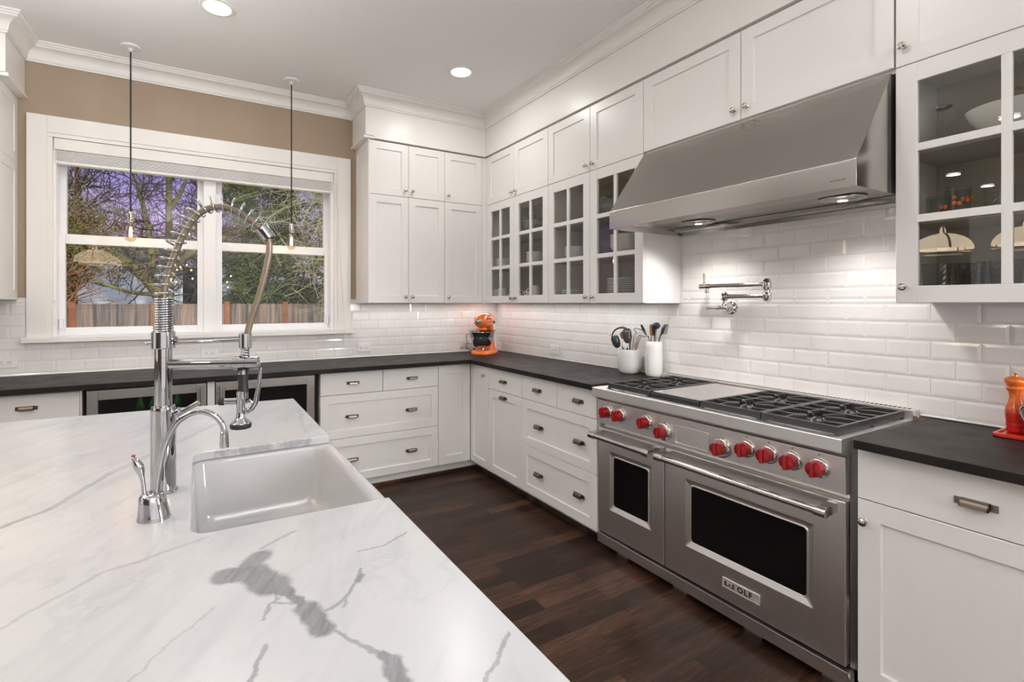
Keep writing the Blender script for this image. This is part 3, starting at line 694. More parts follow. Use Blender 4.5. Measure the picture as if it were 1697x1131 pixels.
for i, x in enumerate((-.30, -.235, -.17, -.105)):
    bottle(x, YB+.13+.012*(i % 2), .5925, .225, .026, 'greenglass', 'green glass bottle standing in the left wine fridge, %s from the left' % ('first', 'second', 'third', 'fourth')[i], 'green bottles in the left wine fridge')
for i, x in enumerate((-.465, -.405)):
    t = thing('drink_can', 'silver drink can in the left wine fridge, %s one' % ('outer', 'inner')[i], 'can', (x, YB+.13, .5925), 'cans in the left wine fridge')
    MB().lathe([(.026, 0), (.031, .006), (.031, .108), (.027, .117), (.025, .117)], (x, YB+.13, .5925), seg=18).build('body', 'steelh', t)
    MB().box(x-.008, x+.008, YB+.124, YB+.140, .5925+.117, .5925+.119).build('tab', 'steeld', t)
# ------------------------------------------------------------------ the range
RY0, RY1, RS = .842, 2.053, 1.604
t = thing('range_cooker', 'wide stainless steel double-oven range with nine red knobs', 'range', (2.2, 1.45, 0))
mb = MB(); mb.box(1.990, XW-.02, RY0+.004, RY1-.004, .115, .70); mb.box(1.965, XW-.02, RY0+.002, RY1-.002, .70, .893)
mb.build('body', 'steel', t)
mb = MB(); mb.box(2.02, XW-.05, RY0+.03, RY1-.03, .04, .115); mb.build('plinth_void', 'void', t)  # near-black block put in for the shade under the range
MB().box(1.972, XW-.06, RY0-.024, RY0+.003, .10, .893, .002).build('side_panel', 'steeld', t)
# bull-nosed front rail and top deck
pr = [(1.905, .853), (1.9035, .858), (1.9035, .899), (1.9065, .902), (1.985, .902), (1.985, .840), (1.945, .836), (1.935, .838), (1.925, .846)]
MB().loft([[(x, RY0-.002, z) for x, z in pr], [(x, RY1+.002, z) for x, z in pr]]).build('front_rail', 'steel', t, smooth=25)
for a in (RY0, RY1-.036): MB().box(1.985, XW-.06, a, a+.036, .890, .902, .002).build('side_rail', 'steel', t)
MB().box(1.986, XW-.07, RY0+.036, RY1-.036, .893, .8945).build('spill_tray', 'black', t)
pr = [(1.940, .705), (1.934, .835), (1.97, .836), (1.97, .705)]
cp = MB().loft([[(x, RY0, z) for x, z in pr], [(x, RY1-.005, z) for x, z in pr]]).build('control_panel', 'steel', t)
# vent guard at the back
mb = MB(); mb.box(XW-.068, XW-.008, RY0-.002, RY1+.002, .893, .940, .003)
bg = mb.build('back_guard', 'steel', t)
mb = MB()
for i in range(75):
    y = RY0+.02+i*(RY1-RY0-.04)/74; mb.box(XW-.050, XW-.026, y-.0042, y+.0042, .9395, .9408)
mb.build('vent_slots', 'void', bg, smooth=0)
# recessed display
f = fR(1.936)
mb = MB(); R4 = lambda i, d: [f(s_, z_, d) for s_, z_ in rrect(1.361+i, 1.535-i, .716+i, .800-i, .006)]
mb.loft([R4(0, 0), R4(.0005, .003), R4(.0035, .003), R4(.005, .0005)]); mb.build('display_panel', 'steel', t)
# knobs
KN = [(1.965, .778, 0), (1.874, .778, 0), (1.702, .778, 0), (1.597, .755, 1), (1.299, .754, 1), (1.191, .778, 0), (1.103, .778, 0), (1.015, .778, 0), (.924, .778, 0)]
for i, (y, z, big) in enumerate(KN):
    x = 1.9375; rb = .042 if big else .0355
    kb = MB().lathe([(rb, 0), (rb, .010), (rb-.003, .014), (rb-.008, .016), (rb-.009, .024)], (x, y, z), (-1, 0, 0), 32).build('knob_bezel', 'steelh', t)
    mb = MB(); r = .0285
    mb.lathe([(r*.99, .016), (r, .022), (r*.97, .044), (r*.88, .050), (r*.5, .052), (.001, .0523)], (x, y, z), (-1, 0, 0), 28)
    mb.box(x-.061, x-.040, y-.0075, y+.0075, z-r*.95, z+r*.95, .004, 3)
    mb.build('knob', 'redknob', t)
    if big:
        mb = MB(); mb.cyl((1.937, y-.004, z+.047), (1.925, y-.004, z+.047), .0035); mb.cyl((1.925, y-.012, z+.051), (1.925, y+.002, z+.047), .0028); mb.build('knob_latch', 'steelh', t)
    else: MB().cyl((1.937, y, z+.046), (1.9340, y, z+.046), .0026, seg=10).build('pilot_dot', 'void', t)
# oven doors
def oven(y0, y1, wy0, wy1, wz0, wz1):
    f = fR(1.945); z0, z1 = .108, .677
    mb = MB(); k = 6
    out = lambda i, d: [f(s_, z_, d) for s_, z_ in rrect(y0+i, y1-i, z0+i, z1-i, .003, k)]
    inn = lambda i, d, r: [f(s_, z_, d) for s_, z_ in rrect(wy0-i, wy1+i, wz0-i, wz1+i, r, k)]
    mb.loft([out(0, -.042), out(0, -.003), out(.003, 0), inn(.027, 0, .004), inn(.024, -.0015, .006), inn(.004, -.010, .014), inn(.001, -.006, .014), inn(-.002, -.0075, .014)], cap1=False)
    d = mb.build('oven_door', 'steel', t)
    MB().loft([inn(.0, -.014, .014), inn(.0, -.0085, .014)]).build('oven_window', 'blackglass', d)
    return d
d1 = oven(RS+.0025, RY1-.002, 1.707, 1.942, .270, .536)
d2 = oven(RY0+.004, RS-.0025, .973, 1.463, .281, .537)
def handle(par, y0, y1):
    mb = MB(); x, z = 1.868, .648
    mb.cyl((x, y0+.03, z), (x, y1-.03, z), .0145, seg=28)
    for a, b in ((y0, y0+.038), (y1-.038, y1)): mb.cyl((x, a, z), (x, b, z), .0180, seg=28, ch=.001)
    for a, b in ((y0+.002, y0+.030), (y1-.030, y1-.002)):
        pr = [(x, z-.016), (x, z+.016), (1.945, z+.020), (1.945, z-.012)]
        mb.loft([[(p, a, q) for p, q in pr], [(p, b, q) for p, q in pr]])
    return mb.build('door_handle', 'steelh', par)
handle(d1, 1.627, 2.036); h2 = handle(d2, .868, 1.592)
MB().box(1.858, 1.905, .8665, .868, .636, .662, .0005, 1).build('end_emblem_plate', 'steelh', h2)
mb = MB()
for a, b, c, d in ((1.872, 1.875, .640, .658), (1.891, 1.894, .640, .658), (1.872, 1.894, .640, .643), (1.8815, 1.8845, .646, .652)): mb.box(a, b, .8655, .8667, c, d)
mb.build('end_emblem', 'steeld', h2)
# maker's badge on the large oven door
f = fR(1.945)
R4 = lambda i, d: [f(s_, z_, d) for s_, z_ in rrect(1.143+i, 1.303-i, .163+i, .2035-i, .001, 1)]
bd = MB().loft([R4(0, 0), R4(.0005, .005), R4(.003, .005), R4(.0038, .0035)]).build('badge', 'badge', d2)
MW = lambda p: Matrix(((0, 0, -1, p[0]), (-1, 0, 0, p[1]), (0, 1, 0, p[2]), (0, 0, 0, 1)))
text_mesh('badge_lettering', 'OLF', .0305, .0005, 'black', bd, MW((1.9412, 1.2045, .1830)), spacing=1.25, offset=.0012)
mb = MB()
for a, b in ((1.291, 1.2845), (1.2565, 1.250)): mb.box(1.9406, 1.942, b, a, .1735, .1930)
mb.box(1.9406, 1.942, 1.250, 1.262, .1735, .1770)
mb.box(1.9406, 1.942, 1.277, 1.289, .1735, .1770)
mb.build('badge_lettering', 'black', bd)
MB().poly([(1.9405, 1.2775, .1790), (1.9405, 1.2615, .1790), (1.9405, 1.2695, .1880)], [(0, 1, 2)]).build('badge_mark', 'redknob', bd, smooth=0)
MB().box(1.937, 1.985, RY0-.006, RY1-.004, .046, .097, .002).build('kick_panel', 'steel', t)
for y in (1.915, 1.553, 1.20, .905):
    mb = MB(); mb.box(1.990, 2.05, y-.038, y+.038, 0, .05, .002); mb.build('leg', 'steel', t)
# griddle
gy0, gy1 = 1.413, 1.695; gx0, gx1 = 1.965, 2.452; gz = .931
mb = MB(); mb.box(gx0, gx1, gy0+.006, gy1-.006, gz-.008, gz, .003); gr = mb.build('griddle', 'steelh', t)
mb = MB(); mb.box(gx0-.018, gx0, gy0+.004, gy1-.004, .897, gz-.008, .003); mb.box(gx0-.012, gx1, gy0+.004, gy0+.010, .897, gz-.006); mb.box(gx0-.012, gx1, gy1-.010, gy1-.004, .897, gz-.006); mb.build('griddle_trough', 'black', t)
# burners and cast grates
GR = [(1.698, 1.975), (1.142, 1.410), (.868, 1.139)]
for y0, y1 in GR:
    yc = (y0+y1)/2; zt = .934; w = .011; h = .028
    mb = MB(); x0, x1 = 1.950, 2.462; xm = (x0+x1)/2
    for a, b in (((x0, y0), (x0, y1)), ((x1, y0), (x1, y1)), ((xm, y0), (xm, y1))): mb.box(a[0]-w/2, a[0]+w/2, a[1], b[1], zt-h, zt, .0025)
    for y in (y0+w/2, y1-w/2): mb.box(x0, x1, y-w/2, y+w/2, zt-h, zt, .0025)
    for x in (x0, xm, x1):
        for y in (y0+w/2, y1-w/2): mb.box(x-w*.7, x+w*.7, y-w*.6, y+w*.6, .8945, zt-h+.004)
    for cx in ((x0+xm)/2, (xm+x1)/2):
        hx, hy = (xm-x0)/2, (y1-y0)/2; zz = zt-.0085
        for sx in (-1, 1):
            mb.bar([(cx+sx*hx, yc-.35*hy, zz), (cx+sx*hx*.62, yc-.16*hy, zz), (cx+sx*.026, yc-.010, zz)], .0075, .016)
            mb.bar([(cx+sx*hx, yc+.35*hy, zz), (cx+sx*hx*.45, yc+.40*hy, zz), (cx+sx*.024, yc+.022, zz)], .0075, .016)
            mb.bar([(cx-.30*hx*sx, yc+sx*hy, zz), (cx-.30*hx*sx, yc+sx*hy*.55, zz), (cx-.010*sx, yc+sx*.030, zz)], .0075, .016)
            mb.bar([(cx+.42*hx*sx, yc+sx*hy, zz), (cx+.52*hx*sx, yc+sx*hy*.45, zz), (cx+.020*sx, yc+sx*.034, zz)], .0075, .016)
        b = MB().lathe([(.062, 0), (.060, .004), (.036, .006), (.034, .014), (.030, .016)], (cx, yc, .8945), seg=28).build('burner', 'steeld', t)
        MB().lathe([(.031, 0), (.032, .003), (.029, .007), (.010, .009), (.001, .009)], (cx, yc, .9105), seg=28).build('burner_cap', 'iron', b)
    mb.build('grate', 'iron', t)
# ------------------------------------------------------------------ the hood
HY0, HY1 = .814, 1.966
t = thing('range_hood', 'large sloping stainless steel hood hanging over the range', 'range hood', (2.3, 1.39, 1.77))
pr = [(1.945, 1.766), (1.945, 1.860), (2.2095, 2.2095), (2.530, 2.2095), (2.530, 1.766)]
mb = MB(); mb.loft([[(x, HY0, z) for x, z in pr], [(x, HY1, z) for x, z in pr]])
bmesh.ops.recalc_face_normals(mb.bm, faces=mb.bm.faces[:]); mb.bm.normal_update()
bot = [q for q in mb.bm.faces if q.normal.z < -.9]
bmesh.ops.inset_region(mb.bm, faces=bot, thickness=.018)
bot = [q for q in mb.bm.faces if q.normal.z < -.9 and all(v.co.x < 2.529 and v.co.x > 1.946 for v in q.verts)]
for v in bot[0].verts: v.co.z += .036
mb.bevel(.003, 2, 12)
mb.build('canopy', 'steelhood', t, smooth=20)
mb = MB(); mb.box(1.985, 2.21, HY0+.03, HY1-.03, 1.797, 1.8015, .001, 1); mb.box(2.44, 2.50, HY0+.03, HY1-.03, 1.780, 1.8015, .002, 1)
mb.build('filter_panel', 'steelh', t)
for x, y in HOODL:
    x -= .02
    l = MB().lathe([(.082, 0), (.084, -.004), (.078, -.006), (.068, -.004), (.064, .004)], (x, y, 1.800), seg=36, cap=False).build('lamp_ring', 'steelh', t)
    mb = MB(); N = 48
    mb.loft([[(x+r*(1+(.02 if k % 2 else -.02)*(r > .01))*math.cos(2*PI*k/N), y+r*math.sin(2*PI*k/N), 1.800-zz) for k in range(N)] for r, zz in ((.064, -.006), (.060, .004), (.052, .009), (.034, .012), (.018, .0125))], cap0=False, cap1=False)
    mb.build('lamp_lens', 'lens', l)
    MB().lathe([(.001, 0), (.018, 0), (.018, .002), (.001, .002)], (x, y, 1.789), seg=20).build('lamp_bulb', 'can_on', l)
text_mesh('badge_lettering', 'ventahood', .0115, .0003, 'steeld', t, MW((1.9448, .872, 1.797)), shear=.35)
# ------------------------------------------------------------------ pot filler
t = thing('pot_filler', 'nickel wall-mounted folding pot filler tap over the range', 'tap', (XW-.006, 1.642, 1.342))
NX = 2.468
mb = MB()
mb.lathe([(.034, 0), (.034, .004), (.028, .007), (.019, .016), (.015, .040), (.014, .066)], (XW-.007, 1.642, 1.342), (-1, 0, 0), 28); mb.build('wall_flange', 'nickel', t)
mb = MB(); mb.ball((NX, 1.642, 1.345), .019); mb.lathe([(.013, 0), (.016, .004), (.011, .010), (.011, .028), (.015, .032), (.015, .038)], (NX, 1.642, 1.352), seg=20)
mb.lathe([(.017, 0), (.019, .006), (.013, .012), (.014, .022), (.018, .030), (.014, .038), (.008, .044)], (NX, 1.642, 1.384), seg=24); mb.build('valve_body', 'nickel', t)
mb = MB(); mb.cyl((NX, 1.652, 1.343), (NX-.004, 1.678, 1.341), .011, .009, 16); mb.ball((NX-.004, 1.680, 1.341), .0125); mb.tube([(NX-.004, 1.685, 1.341), (NX-.006, 1.705, 1.339), (NX-.008, 1.735, 1.338), (NX-.008, 1.748, 1.337)], [.0055, .0052, .0068, .003], 12); mb.build('lever', 'nickel', t)
mb = MB(); mb.cyl((NX, 1.645, 1.403), (NX, 1.415, 1.403), .0112, seg=18)
for y in (1.625, 1.432): mb.cyl((NX, y-.006, 1.403), (NX, y+.006, 1.403), .0145, seg=18, ch=.002)
mb.build('lower_arm', 'nickel', t)
mb = MB(); mb.lathe([(.008, 0), (.019, .006), (.015, .014), (.020, .020), (.021, .040), (.015, .048), (.015, .062), (.021, .070), (.021, .094), (.015, .100), (.018, .108), (.010, .116)], (NX, 1.415, 1.374), seg=22); mb.build('elbow_joint', 'nickel', t)
mb = MB(); mb.cyl((NX, 1.415, 1.461), (NX, 1.755, 1.461), .0112, seg=18)
for y in (1.432, 1.735): mb.cyl((NX, y-.006, 1.461), (NX, y+.006, 1.461), .0145, seg=18, ch=.002)
mb.build('upper_arm', 'nickel', t)
mb = MB(); mb.cyl((NX, 1.735, 1.460), (NX, 1.785, 1.460), .0135, seg=20); mb.ball((NX, 1.786, 1.460), .0145); mb.tube([(NX, 1.752, 1.458), (NX, 1.748, 1.444), (NX, 1.748, 1.428)], [.010, .0105, .0115], 16); mb.cyl((NX, 1.748, 1.434), (NX, 1.748, 1.422), .0130, seg=18, ch=.001); mb.build('spout', 'nickel', t)
mb = MB(); mb.cyl((NX, 1.765, 1.470), (NX, 1.765, 1.484), .009, .007); mb.tube([(NX, 1.765, 1.482), (NX, 1.765, 1.497), (NX, 1.766, 1.520), (NX, 1.766, 1.532)], [.0055, .0058, .0078, .0035], 12); mb.build('lever', 'nickel', t)
# ------------------------------------------------------------------ outlets
def outlet(fn, s, z, label):
    p = fn(s, z, 0); t = thing('wall_outlet', label, 'outlet', p)
    mb = MB(); R4 = lambda i, d: [fn(a, b, d) for a, b in rrect(s-.058+i, s+.058-i, z-.036+i, z+.036-i, .004, 3)]
    mb.loft([R4(0, 0), R4(0, .0035), R4(.002, .006)]); mb.build('cover_plate', 'plastic', t)
    for q in (-.0195, .0195):
        mb = MB(); R5 = lambda i, d: [fn(a, b, d) for a, b in rrect(s+q-.0165+i, s+q+.0165-i, z-.0135+i, z+.0135-i, .006, 4)]
        mb.loft([R5(0, .0055), R5(0, .0075), R5(.001, .0082)]); r = mb.build('receptacle', 'plastic', t)
        mb = MB()
        for a, b, c, d in ((-.001, .006, .004, .0062), (-.001, .006, -.0062, -.004), (-.009, -.005, -.0022, .0022)):
            e, g = fn(s+q+a, z+c, .0078), fn(s+q+b, z+d, .0086); mb.box(e[0], g[0], e[1], g[1], e[2], g[2])
        mb.build('slots', 'slot', r, smooth=0)
ft, fw_ = fB(YW-.0072), fR(XW-.0072)
outlet(ft, 1.224, .995, 'white wall outlet on the tiles just right of the window')
outlet(ft, .083, 1.003, 'white wall outlet on the tiles under the middle of the window')
outlet(ft, -1.020, 1.002, 'white wall outlet on the tiles left of the window')
outlet(ft, 2.190, .990, 'white wall outlet behind the orange stand mixer')
outlet(fw_, 3.164, .990, 'white wall outlet on the range wall between mixer and utensil crocks')
outlet(fw_, 2.198, .990, 'white wall outlet half hidden behind the two utensil crocks')
# ------------------------------------------------------------------ island
def arc(cx, cy, r, a0, a1, n=7): return [(cx+r*math.cos(math.radians(a0+(a1-a0)*i/n)), cy+r*math.sin(math.radians(a0+(a1-a0)*i/n))) for i in range(n+1)]
ST, SB = .914, .889
r = .036
pl = [(.400, 2.465), (.3935, 1.7120)] + [(-.010+r, 1.7120)] + arc(-.010+r, 1.7120-r, r, 90, 180)[1:] + arc(-.010+r, 1.107+r, r, 180, 270) + [(.3895, 1.100), (.3885, -.25), (-2.1, -.25), (-2.1, 2.597)]
mb = MB().prism(pl, lambda a, b, d: (a, b, d), SB, ST); mb.bevel(.0022, 2)
tag(mb.build('marble_countertop', 'marble', origin=(-.3, 1.2, SB), smooth=12), 'white marble island worktop with grey veins, cut out around the sink', 'countertop')
t = thing('kitchen_island', 'white kitchen island cabinet under the marble worktop', 'island', (-.6, 1.2, 0))
mb = MB(); mb.box(-2.0, -.05, -.2, 2.42, .10, SB-.001, .001, 1); mb.box(-.05, .352, -.2, 1.035, .10, SB-.001); mb.box(-.05, .352, 1.76, 2.42, .10, SB-.001); mb.box(-.05, .352, 1.035, 1.76, .10, .635)
mb.box(-1.95, .30, -.15, 2.36, 0, .10); mb.build('carcass', 'paint', t)
fi = lambda s, t_, d: (.352+.021+d, s, t_)
for a, b, lo, hi in ((1.765, 2.415, .11, .88), (1.045, 1.398, .11, .63), (1.402, 1.755, .11, .63), (.42, 1.03, .11, .88), (-.19, .41, .11, .88)):
    o = door_mesh(fi, a, b, lo, hi).build('door', 'paint', t); put_copy(_k, o, fi(a+.03, hi-.06, 0), PI/2)
fe = lambda s, t_, d: (s, 2.42+.021+d, t_)
for a, b in ((-1.99, -1.42), (-1.41, -.84), (-.83, -.26), (-.25, .345)): door_mesh(fe, a, b, .11, .88).build('side_panel', 'paint', t)
# farmhouse sink
t = thing('farmhouse_sink', 'white fireclay apron-front sink set into the marble island', 'sink', (.19, 1.41, .64))
zr = .8875; n_ = 8
R_ = lambda x0, x1, y0, y1, rr, z: [(a, b, z) for a, b in rrect(x0, x1, y0, y1, rr, n_)]
mb = MB()
mb.loft([R_(-.040, .408, 1.050, 1.748, .012, .640), R_(-.040, .4085, 1.050, 1.748, .012, zr-.012), R_(-.038, .405, 1.053, 1.745, .012, zr-.003), R_(-.033, .398, 1.059, 1.739, .012, zr),
         R_(-.014, .384, 1.098, 1.722, .034, zr), R_(-.009, .377, 1.103, 1.717, .036, zr-.004), R_(-.006, .372, 1.106, 1.714, .038, zr-.014), R_(.000, .362, 1.114, 1.706, .042, .730), R_(.006, .354, 1.122, 1.698, .050, .700), R_(.022, .338, 1.140, 1.680, .055, .682), R_(.060, .30, 1.18, 1.64, .05, .674), R_(.150, .215, 1.36, 1.44, .03, .668)])
mb.build('basin', 'porcelain', t, smooth=50)
mb = MB().lathe([(.042, 0), (.044, .003), (.036, .0045), (.030, .001), (.001, .001)], (.182, 1.40, .668), seg=28); mb.build('drain', 'steelh', t)
# ------------------------------------------------------------------ spring faucet
FB_ = Vector((-.069, 1.402, 0)); fa = math.radians(-19.1); FD = Vector((math.cos(fa), math.sin(fa), 0)); FN = Vector((-FD.y, FD.x, 0))
def FP(s, z, n=0): return FB_+FD*s+FN*n+Vector((0, 0, z))
t = thing('spring_faucet', 'tall chrome pull-down faucet with open spring coil, on the marble by the sink', 'faucet', (FB_.x, FB_.y, ST))
MB().lathe([(.030, 0), (.031, .003), (.0295, .006), (.0268, .008), (.0268, .195), (.0250, .205), (.020, .207)], FP(0, ST), seg=40).build('base', 'chrome', t)
mb = MB().lathe([(.0185, 1.115), (.0185, 1.199), (.0189, 1.1992), (.0189, 1.2005), (.0185, 1.2007), (.0185, 1.236), (.0189, 1.2362), (.0189, 1.2375), (.0185, 1.2377), (.0185, 1.262)], FP(0, 0), seg=36); mb.build('column', 'chrome', t)
mb = MB().lathe([(.0235, 1.258), (.0250, 1.2595), (.0250, 1.297), (.0235, 1.2985)], FP(0, 0), seg=36); mb.cyl(FP(.024, 1.28, 0), FP(.030, 1.28, 0), .006); c_ = mb.build('collar', 'chrome', t)
mb = MB(); mb.cyl(FP(-.024, 1.270), FP(-.034, 1.270), .0035, seg=14); mb.ball(FP(-.037, 1.270), .0052); mb.build('set_screw', 'chrome', t)
HP = [(-.0008, 1.295), (-.0005, 1.34), (.0005, 1.3852), (.008, 1.4314), (.0225, 1.4782), (.039, 1.5209), (.0565, 1.5544), (.077, 1.5823), (.098, 1.5968), (.1195, 1.6023), (.1448, 1.6004), (.1706, 1.5894), (.1927, 1.5743), (.2152, 1.5552), (.231, 1.5405), (.2385, 1.5218), (.2397, 1.4979), (.2342, 1.4624), (.2245, 1.4179), (.2115, 1.3706), (.1985, 1.3302), (.1890, 1.2908), (.186, 1.262)]
def spl(P, k=8):
    P = [Vector(p) for p in P]; out = []
    for i in range(len(P)-1):
        a, b, c, d = P[max(i-1, 0)], P[i], P[i+1], P[min(i+2, len(P)-1)]
        for j in range(k):
            u = j/k; out.append(.5*((2*b)+(c-a)*u+(2*a-5*b+4*c-d)*u*u+(3*b-a-3*c+d)*u**3))
    return out+[P[-1]]
hp = spl([FP(*p) for p in HP]); MB().tube(hp, .0078, 14).build('hose', 'braid', t)
def coil(path, turns, r, wire, name, r1=None, sg=14, off=0):
    L = [0]
    for a, b in zip(path, path[1:]): L.append(L[-1]+(b-a).length)
    tot = L[-1]; N = int(turns*sg); pts = []; j = 0; sg_ = 1
    for i in range(N+1):
        q = tot*i/N
        while j < len(L)-2 and L[j+1] < q: j += 1
        u = (q-L[j])/max(L[j+1]-L[j], 1e-9); p = path[j].lerp(path[j+1], u)
        tg = (path[min(j+1, len(path)-1)]-path[max(j-1, 0)]).normalized(); bn = tg.cross(FN).normalized(); a = 2*PI*turns*i/N
        rr = r if r1 is None else r+(r1-r)*i/N
        pts.append(p+(FN*math.cos(a)+bn*math.sin(a))*rr+bn*sg_*off*min(1, i/N*5, (N-i)/N*6))
    MB().tube(pts, wire, 8).build(name, 'chrome', t, smooth=60)
coil([FP(0, 1.298), FP(0, 1.3795)], 14, .0195, .0026, 'spring_coil')
MB().lathe([(.0165, 1.298), (.0165, 1.378)], FP(0, 0), seg=24).build('coil_core', 'steeld', t)
i1 = max(i for i, p in enumerate(hp) if p.z < 1.384 and i < 60); i2 = min(range(len(hp)), key=lambda i: (hp[i]-FP(.226, 1.546)).length)
coil(hp[i1:i2], 18.5, .0200, .0024, 'open_spring', .0190, off=.0075)
d_ = (FP(.2385, 1.523)-FP(.2152, 1.5552)).normalized()
mb = MB().lathe([(.012, -.017), (.0165, -.0155), (.0165, .0035), (.0152, .0040), (.0152, .0055), (.0165, .006), (.0165, .017), (.012, .0185)], FP(.231, 1.5405), d_, 28); mb.build('spring_nut', 'chrome', t)
mb = MB(); mb.cyl(FP(.026, 1.270), FP(.172, 1.276), .0042, seg=16); mb.build('link_rod', 'chrome', t)
mb = MB(); mb.lathe([(.0135, 1.256), (.0148, 1.2575), (.0148, 1.2905), (.0135, 1.292)], FP(.184, 0), seg=28); mb.build('hose_clamp', 'chrome', t)
coil([FP(.183, 1.232), FP(.184, 1.256)], 4, .0085, .0022, 'hose_spring')
mb = MB(); mb.cyl(FP(.010, 1.2185), FP(.170, 1.2185), .0125, .0135, 28); mb.build('docking_arm', 'chrome', t)
mb = MB(); mb.lathe([(.0150, 0), (.0162, .001), (.0162, .028), (.0156, .0285), (.0156, .030), (.0162, .0305), (.0162, .058), (.013, .0595), (.0125, .056)], FP(.156, 1.2185), FD, 32, cap=False); mb.cyl(FP(.205, 1.2185), FP(.212, 1.2185), .0125); mb.cyl(FP(.180, 1.202, -.004), FP(.180, 1.192, -.004), .0135, seg=24); mb.build('dock_ring', 'chrome', t)
mb = MB().lathe([(.0095, 1.236), (.0098, 1.20), (.0125, 1.195), (.0118, 1.178), (.0112, 1.165), (.0128, 1.150), (.012, 1.147)], FP(.179, 0), seg=24); mb.build('spray_grip', 'rubber', t)
mb = MB(); mb.lathe([(.012, 1.150), (.0133, 1.1485), (.0133, 1.132), (.011, 1.129)], FP(.1775, 0), seg=28); mb.lathe([(.0105, 1.131), (.0095, 1.10), (.0105, 1.086), (.0145, 1.079), (.0215, 1.074), (.0225, 1.071)], FP(.1735, 0), seg=28)
mb.cyl(FP(.165, 1.125), FP(.136, 1.125), .0078, seg=20); mb.build('spray_body', 'chrome', t)
MB().lathe([(.0215, 1.0715), (.0245, 1.069), (.025, 1.064), (.0235, 1.059), (.019, 1.0575), (.001, 1.0575)], FP(.1735, 0), seg=32).build('spray_rim', 'rubber', t)
mb = MB(); mb.cyl(FP(.137, 1.125), FP(.123, 1.125), .0092, seg=22, ch=.0015); mb.build('spray_stop', 'rubber', t)
mb = MB(); mb.tube([FP(.180, 1.104), FP(.189, 1.099), FP(.199, 1.106), FP(.208, 1.122), FP(.215, 1.160), FP(.2195, 1.195), FP(.221, 1.206)], [.0055, .0068, .0075, .0065, .0055, .0045, .003], 14, flat=1.0); mb.tube([FP(.186, 1.120), FP(.194, 1.128), FP(.203, 1.118)], .0028, 8); mb.build('spray_lever', 'chrome', t)
mb = MB(); mb.lathe([(.0105, 0), (.0105, .012), (.009, .014)], FP(.026, 1.100), (FP(.075, 1.128)-FP(.026, 1.098)), 22); mb.cyl(FP(.034, 1.0985), FP(.079, 1.1255), .0054, .0060, 18, ch=.001)
mb.build('mixer_lever', 'chrome', t)
# instant hot water tap
HB = Vector((-.079, 1.237, 0)); 
def HPt(s, z, n=0): return HB+FD*s+FN*n+Vector((0, 0, z))
t = thing('hot_water_tap', 'small chrome gooseneck hot water tap in front of the spring faucet', 'tap', (HB.x, HB.y, ST))
mb = MB(); N = 36; rings = []
for rx, ry, z, sh in ((.0290, .0275, 0, 0), (.0295, .028, .003, 0), (.0280, .0265, .008, 0), (.0245, .0245, .034, -.002), (.0225, .0225, .048, -.003), (.018, .018, .0535, -.003), (.008, .008, .055, -.003)):
    rings.append([HPt(sh+rx*math.cos(2*PI*k/N)*(1.12 if math.cos(2*PI*k/N) > 0 else 1), ST+z, ry*math.sin(2*PI*k/N)) for k in range(N)])
mb.loft(rings); mb.build('base', 'chrome', t, smooth=60)
gp = spl([HPt(*p) for p in ((.006, .958), (.010, 1.0045), (.020, 1.058), (.0398, 1.1044), (.063, 1.1268), (.0899, 1.1349), (.117, 1.1264), (.1339, 1.1073), (.1392, 1.0868), (.1388, 1.078))])
MB().tube(gp, .0062, 14).build('spout', 'chrome', t)
mb = MB().lathe([(.0065, 0), (.0082, .002), (.0088, .020), (.0095, .024), (.0092, .034), (.006, .035)], HPt(.1388, 1.090), (0, 0, -1), 22); mb.build('spout_tip', 'chrome', t)
l = MB().tube(spl([HPt(*p) for p in ((-.0165, .955), (-.0185, .985), (-.0235, 1.012), (-.0300, 1.030), (-.0385, 1.0455))], 5), [.0042]*6+[.0042, .0045, .005, .006, .0072, .0082, .0090, .0094, .0092, .0088, .0078, .0066, .0050, .0032, .0015], 14).build('lever', 'chrome', t, smooth=60)
MB().ball(HPt(-.0372, 1.0475), .0042, (1, .6, .6)).build('hot_mark', 'redknob', l)
# ------------------------------------------------------------------ bare-bulb pendants at the window
def pendant(x, y, label):
    t = thing('bulb_pendant', label, 'pendant light', (x, y, ZC), 'bare bulb pendants at the window')
    MB().lathe([(.054, 0), (.056, -.004), (.053, -.011), (.036, -.015), (.020, -.017), (.012, -.026), (.006, -.034), (.004, -.036)], (x, y, ZC), seg=36).build('ceiling_canopy', 'trim', t)
    MB().cyl((x, y, ZC-.03), (x, y, 1.945), .0044, seg=10).build('cord', 'cord', t)
    MB().lathe([(.005, 1.953), (.0125, 1.948), (.0155, 1.940), (.0165, 1.930), (.0165, 1.905), (.0185, 1.903), (.0185, 1.897), (.0155, 1.893), (.0155, 1.884)], (x, y, 0), seg=28).build('socket', 'nickel', t)
    b = MB().lathe([(.0135, 1.888), (.0140, 1.876), (.0185, 1.855), (.0265, 1.825), (.0315, 1.802), (.0320, 1.790), (.0285, 1.775), (.018, 1.764), (.006, 1.759), (.001, 1.7585)], (x, y, 0), seg=32, cap=False).build('bulb', 'bulbglass', t, smooth=80)
    mb = MB()
    for k in range(7):
        a = 2*PI*k/7; mb.tube([(x+.005*math.cos(a), y+.005*math.sin(a), 1.850), (x+.0085*math.cos(a+.3), y+.0085*math.sin(a+.3), 1.790)], .0011, 6)
    mb.build('filament', 'bulb_on', b)
    MB().cyl((x, y, 1.884), (x, y, 1.852), .004, .003, 10).build('filament_stem', 'bulbglass', b)
    lamp('bulb_lamp', 'POINT', (x, y, 1.815), .9, (1, .78, .55), shadow_soft_size=.012)
pendant(-.363, 3.813, 'left bare-bulb pendant on a black cord in front of the window')
pendant(.604, 3.806, 'right bare-bulb pendant on a black cord in front of the window')
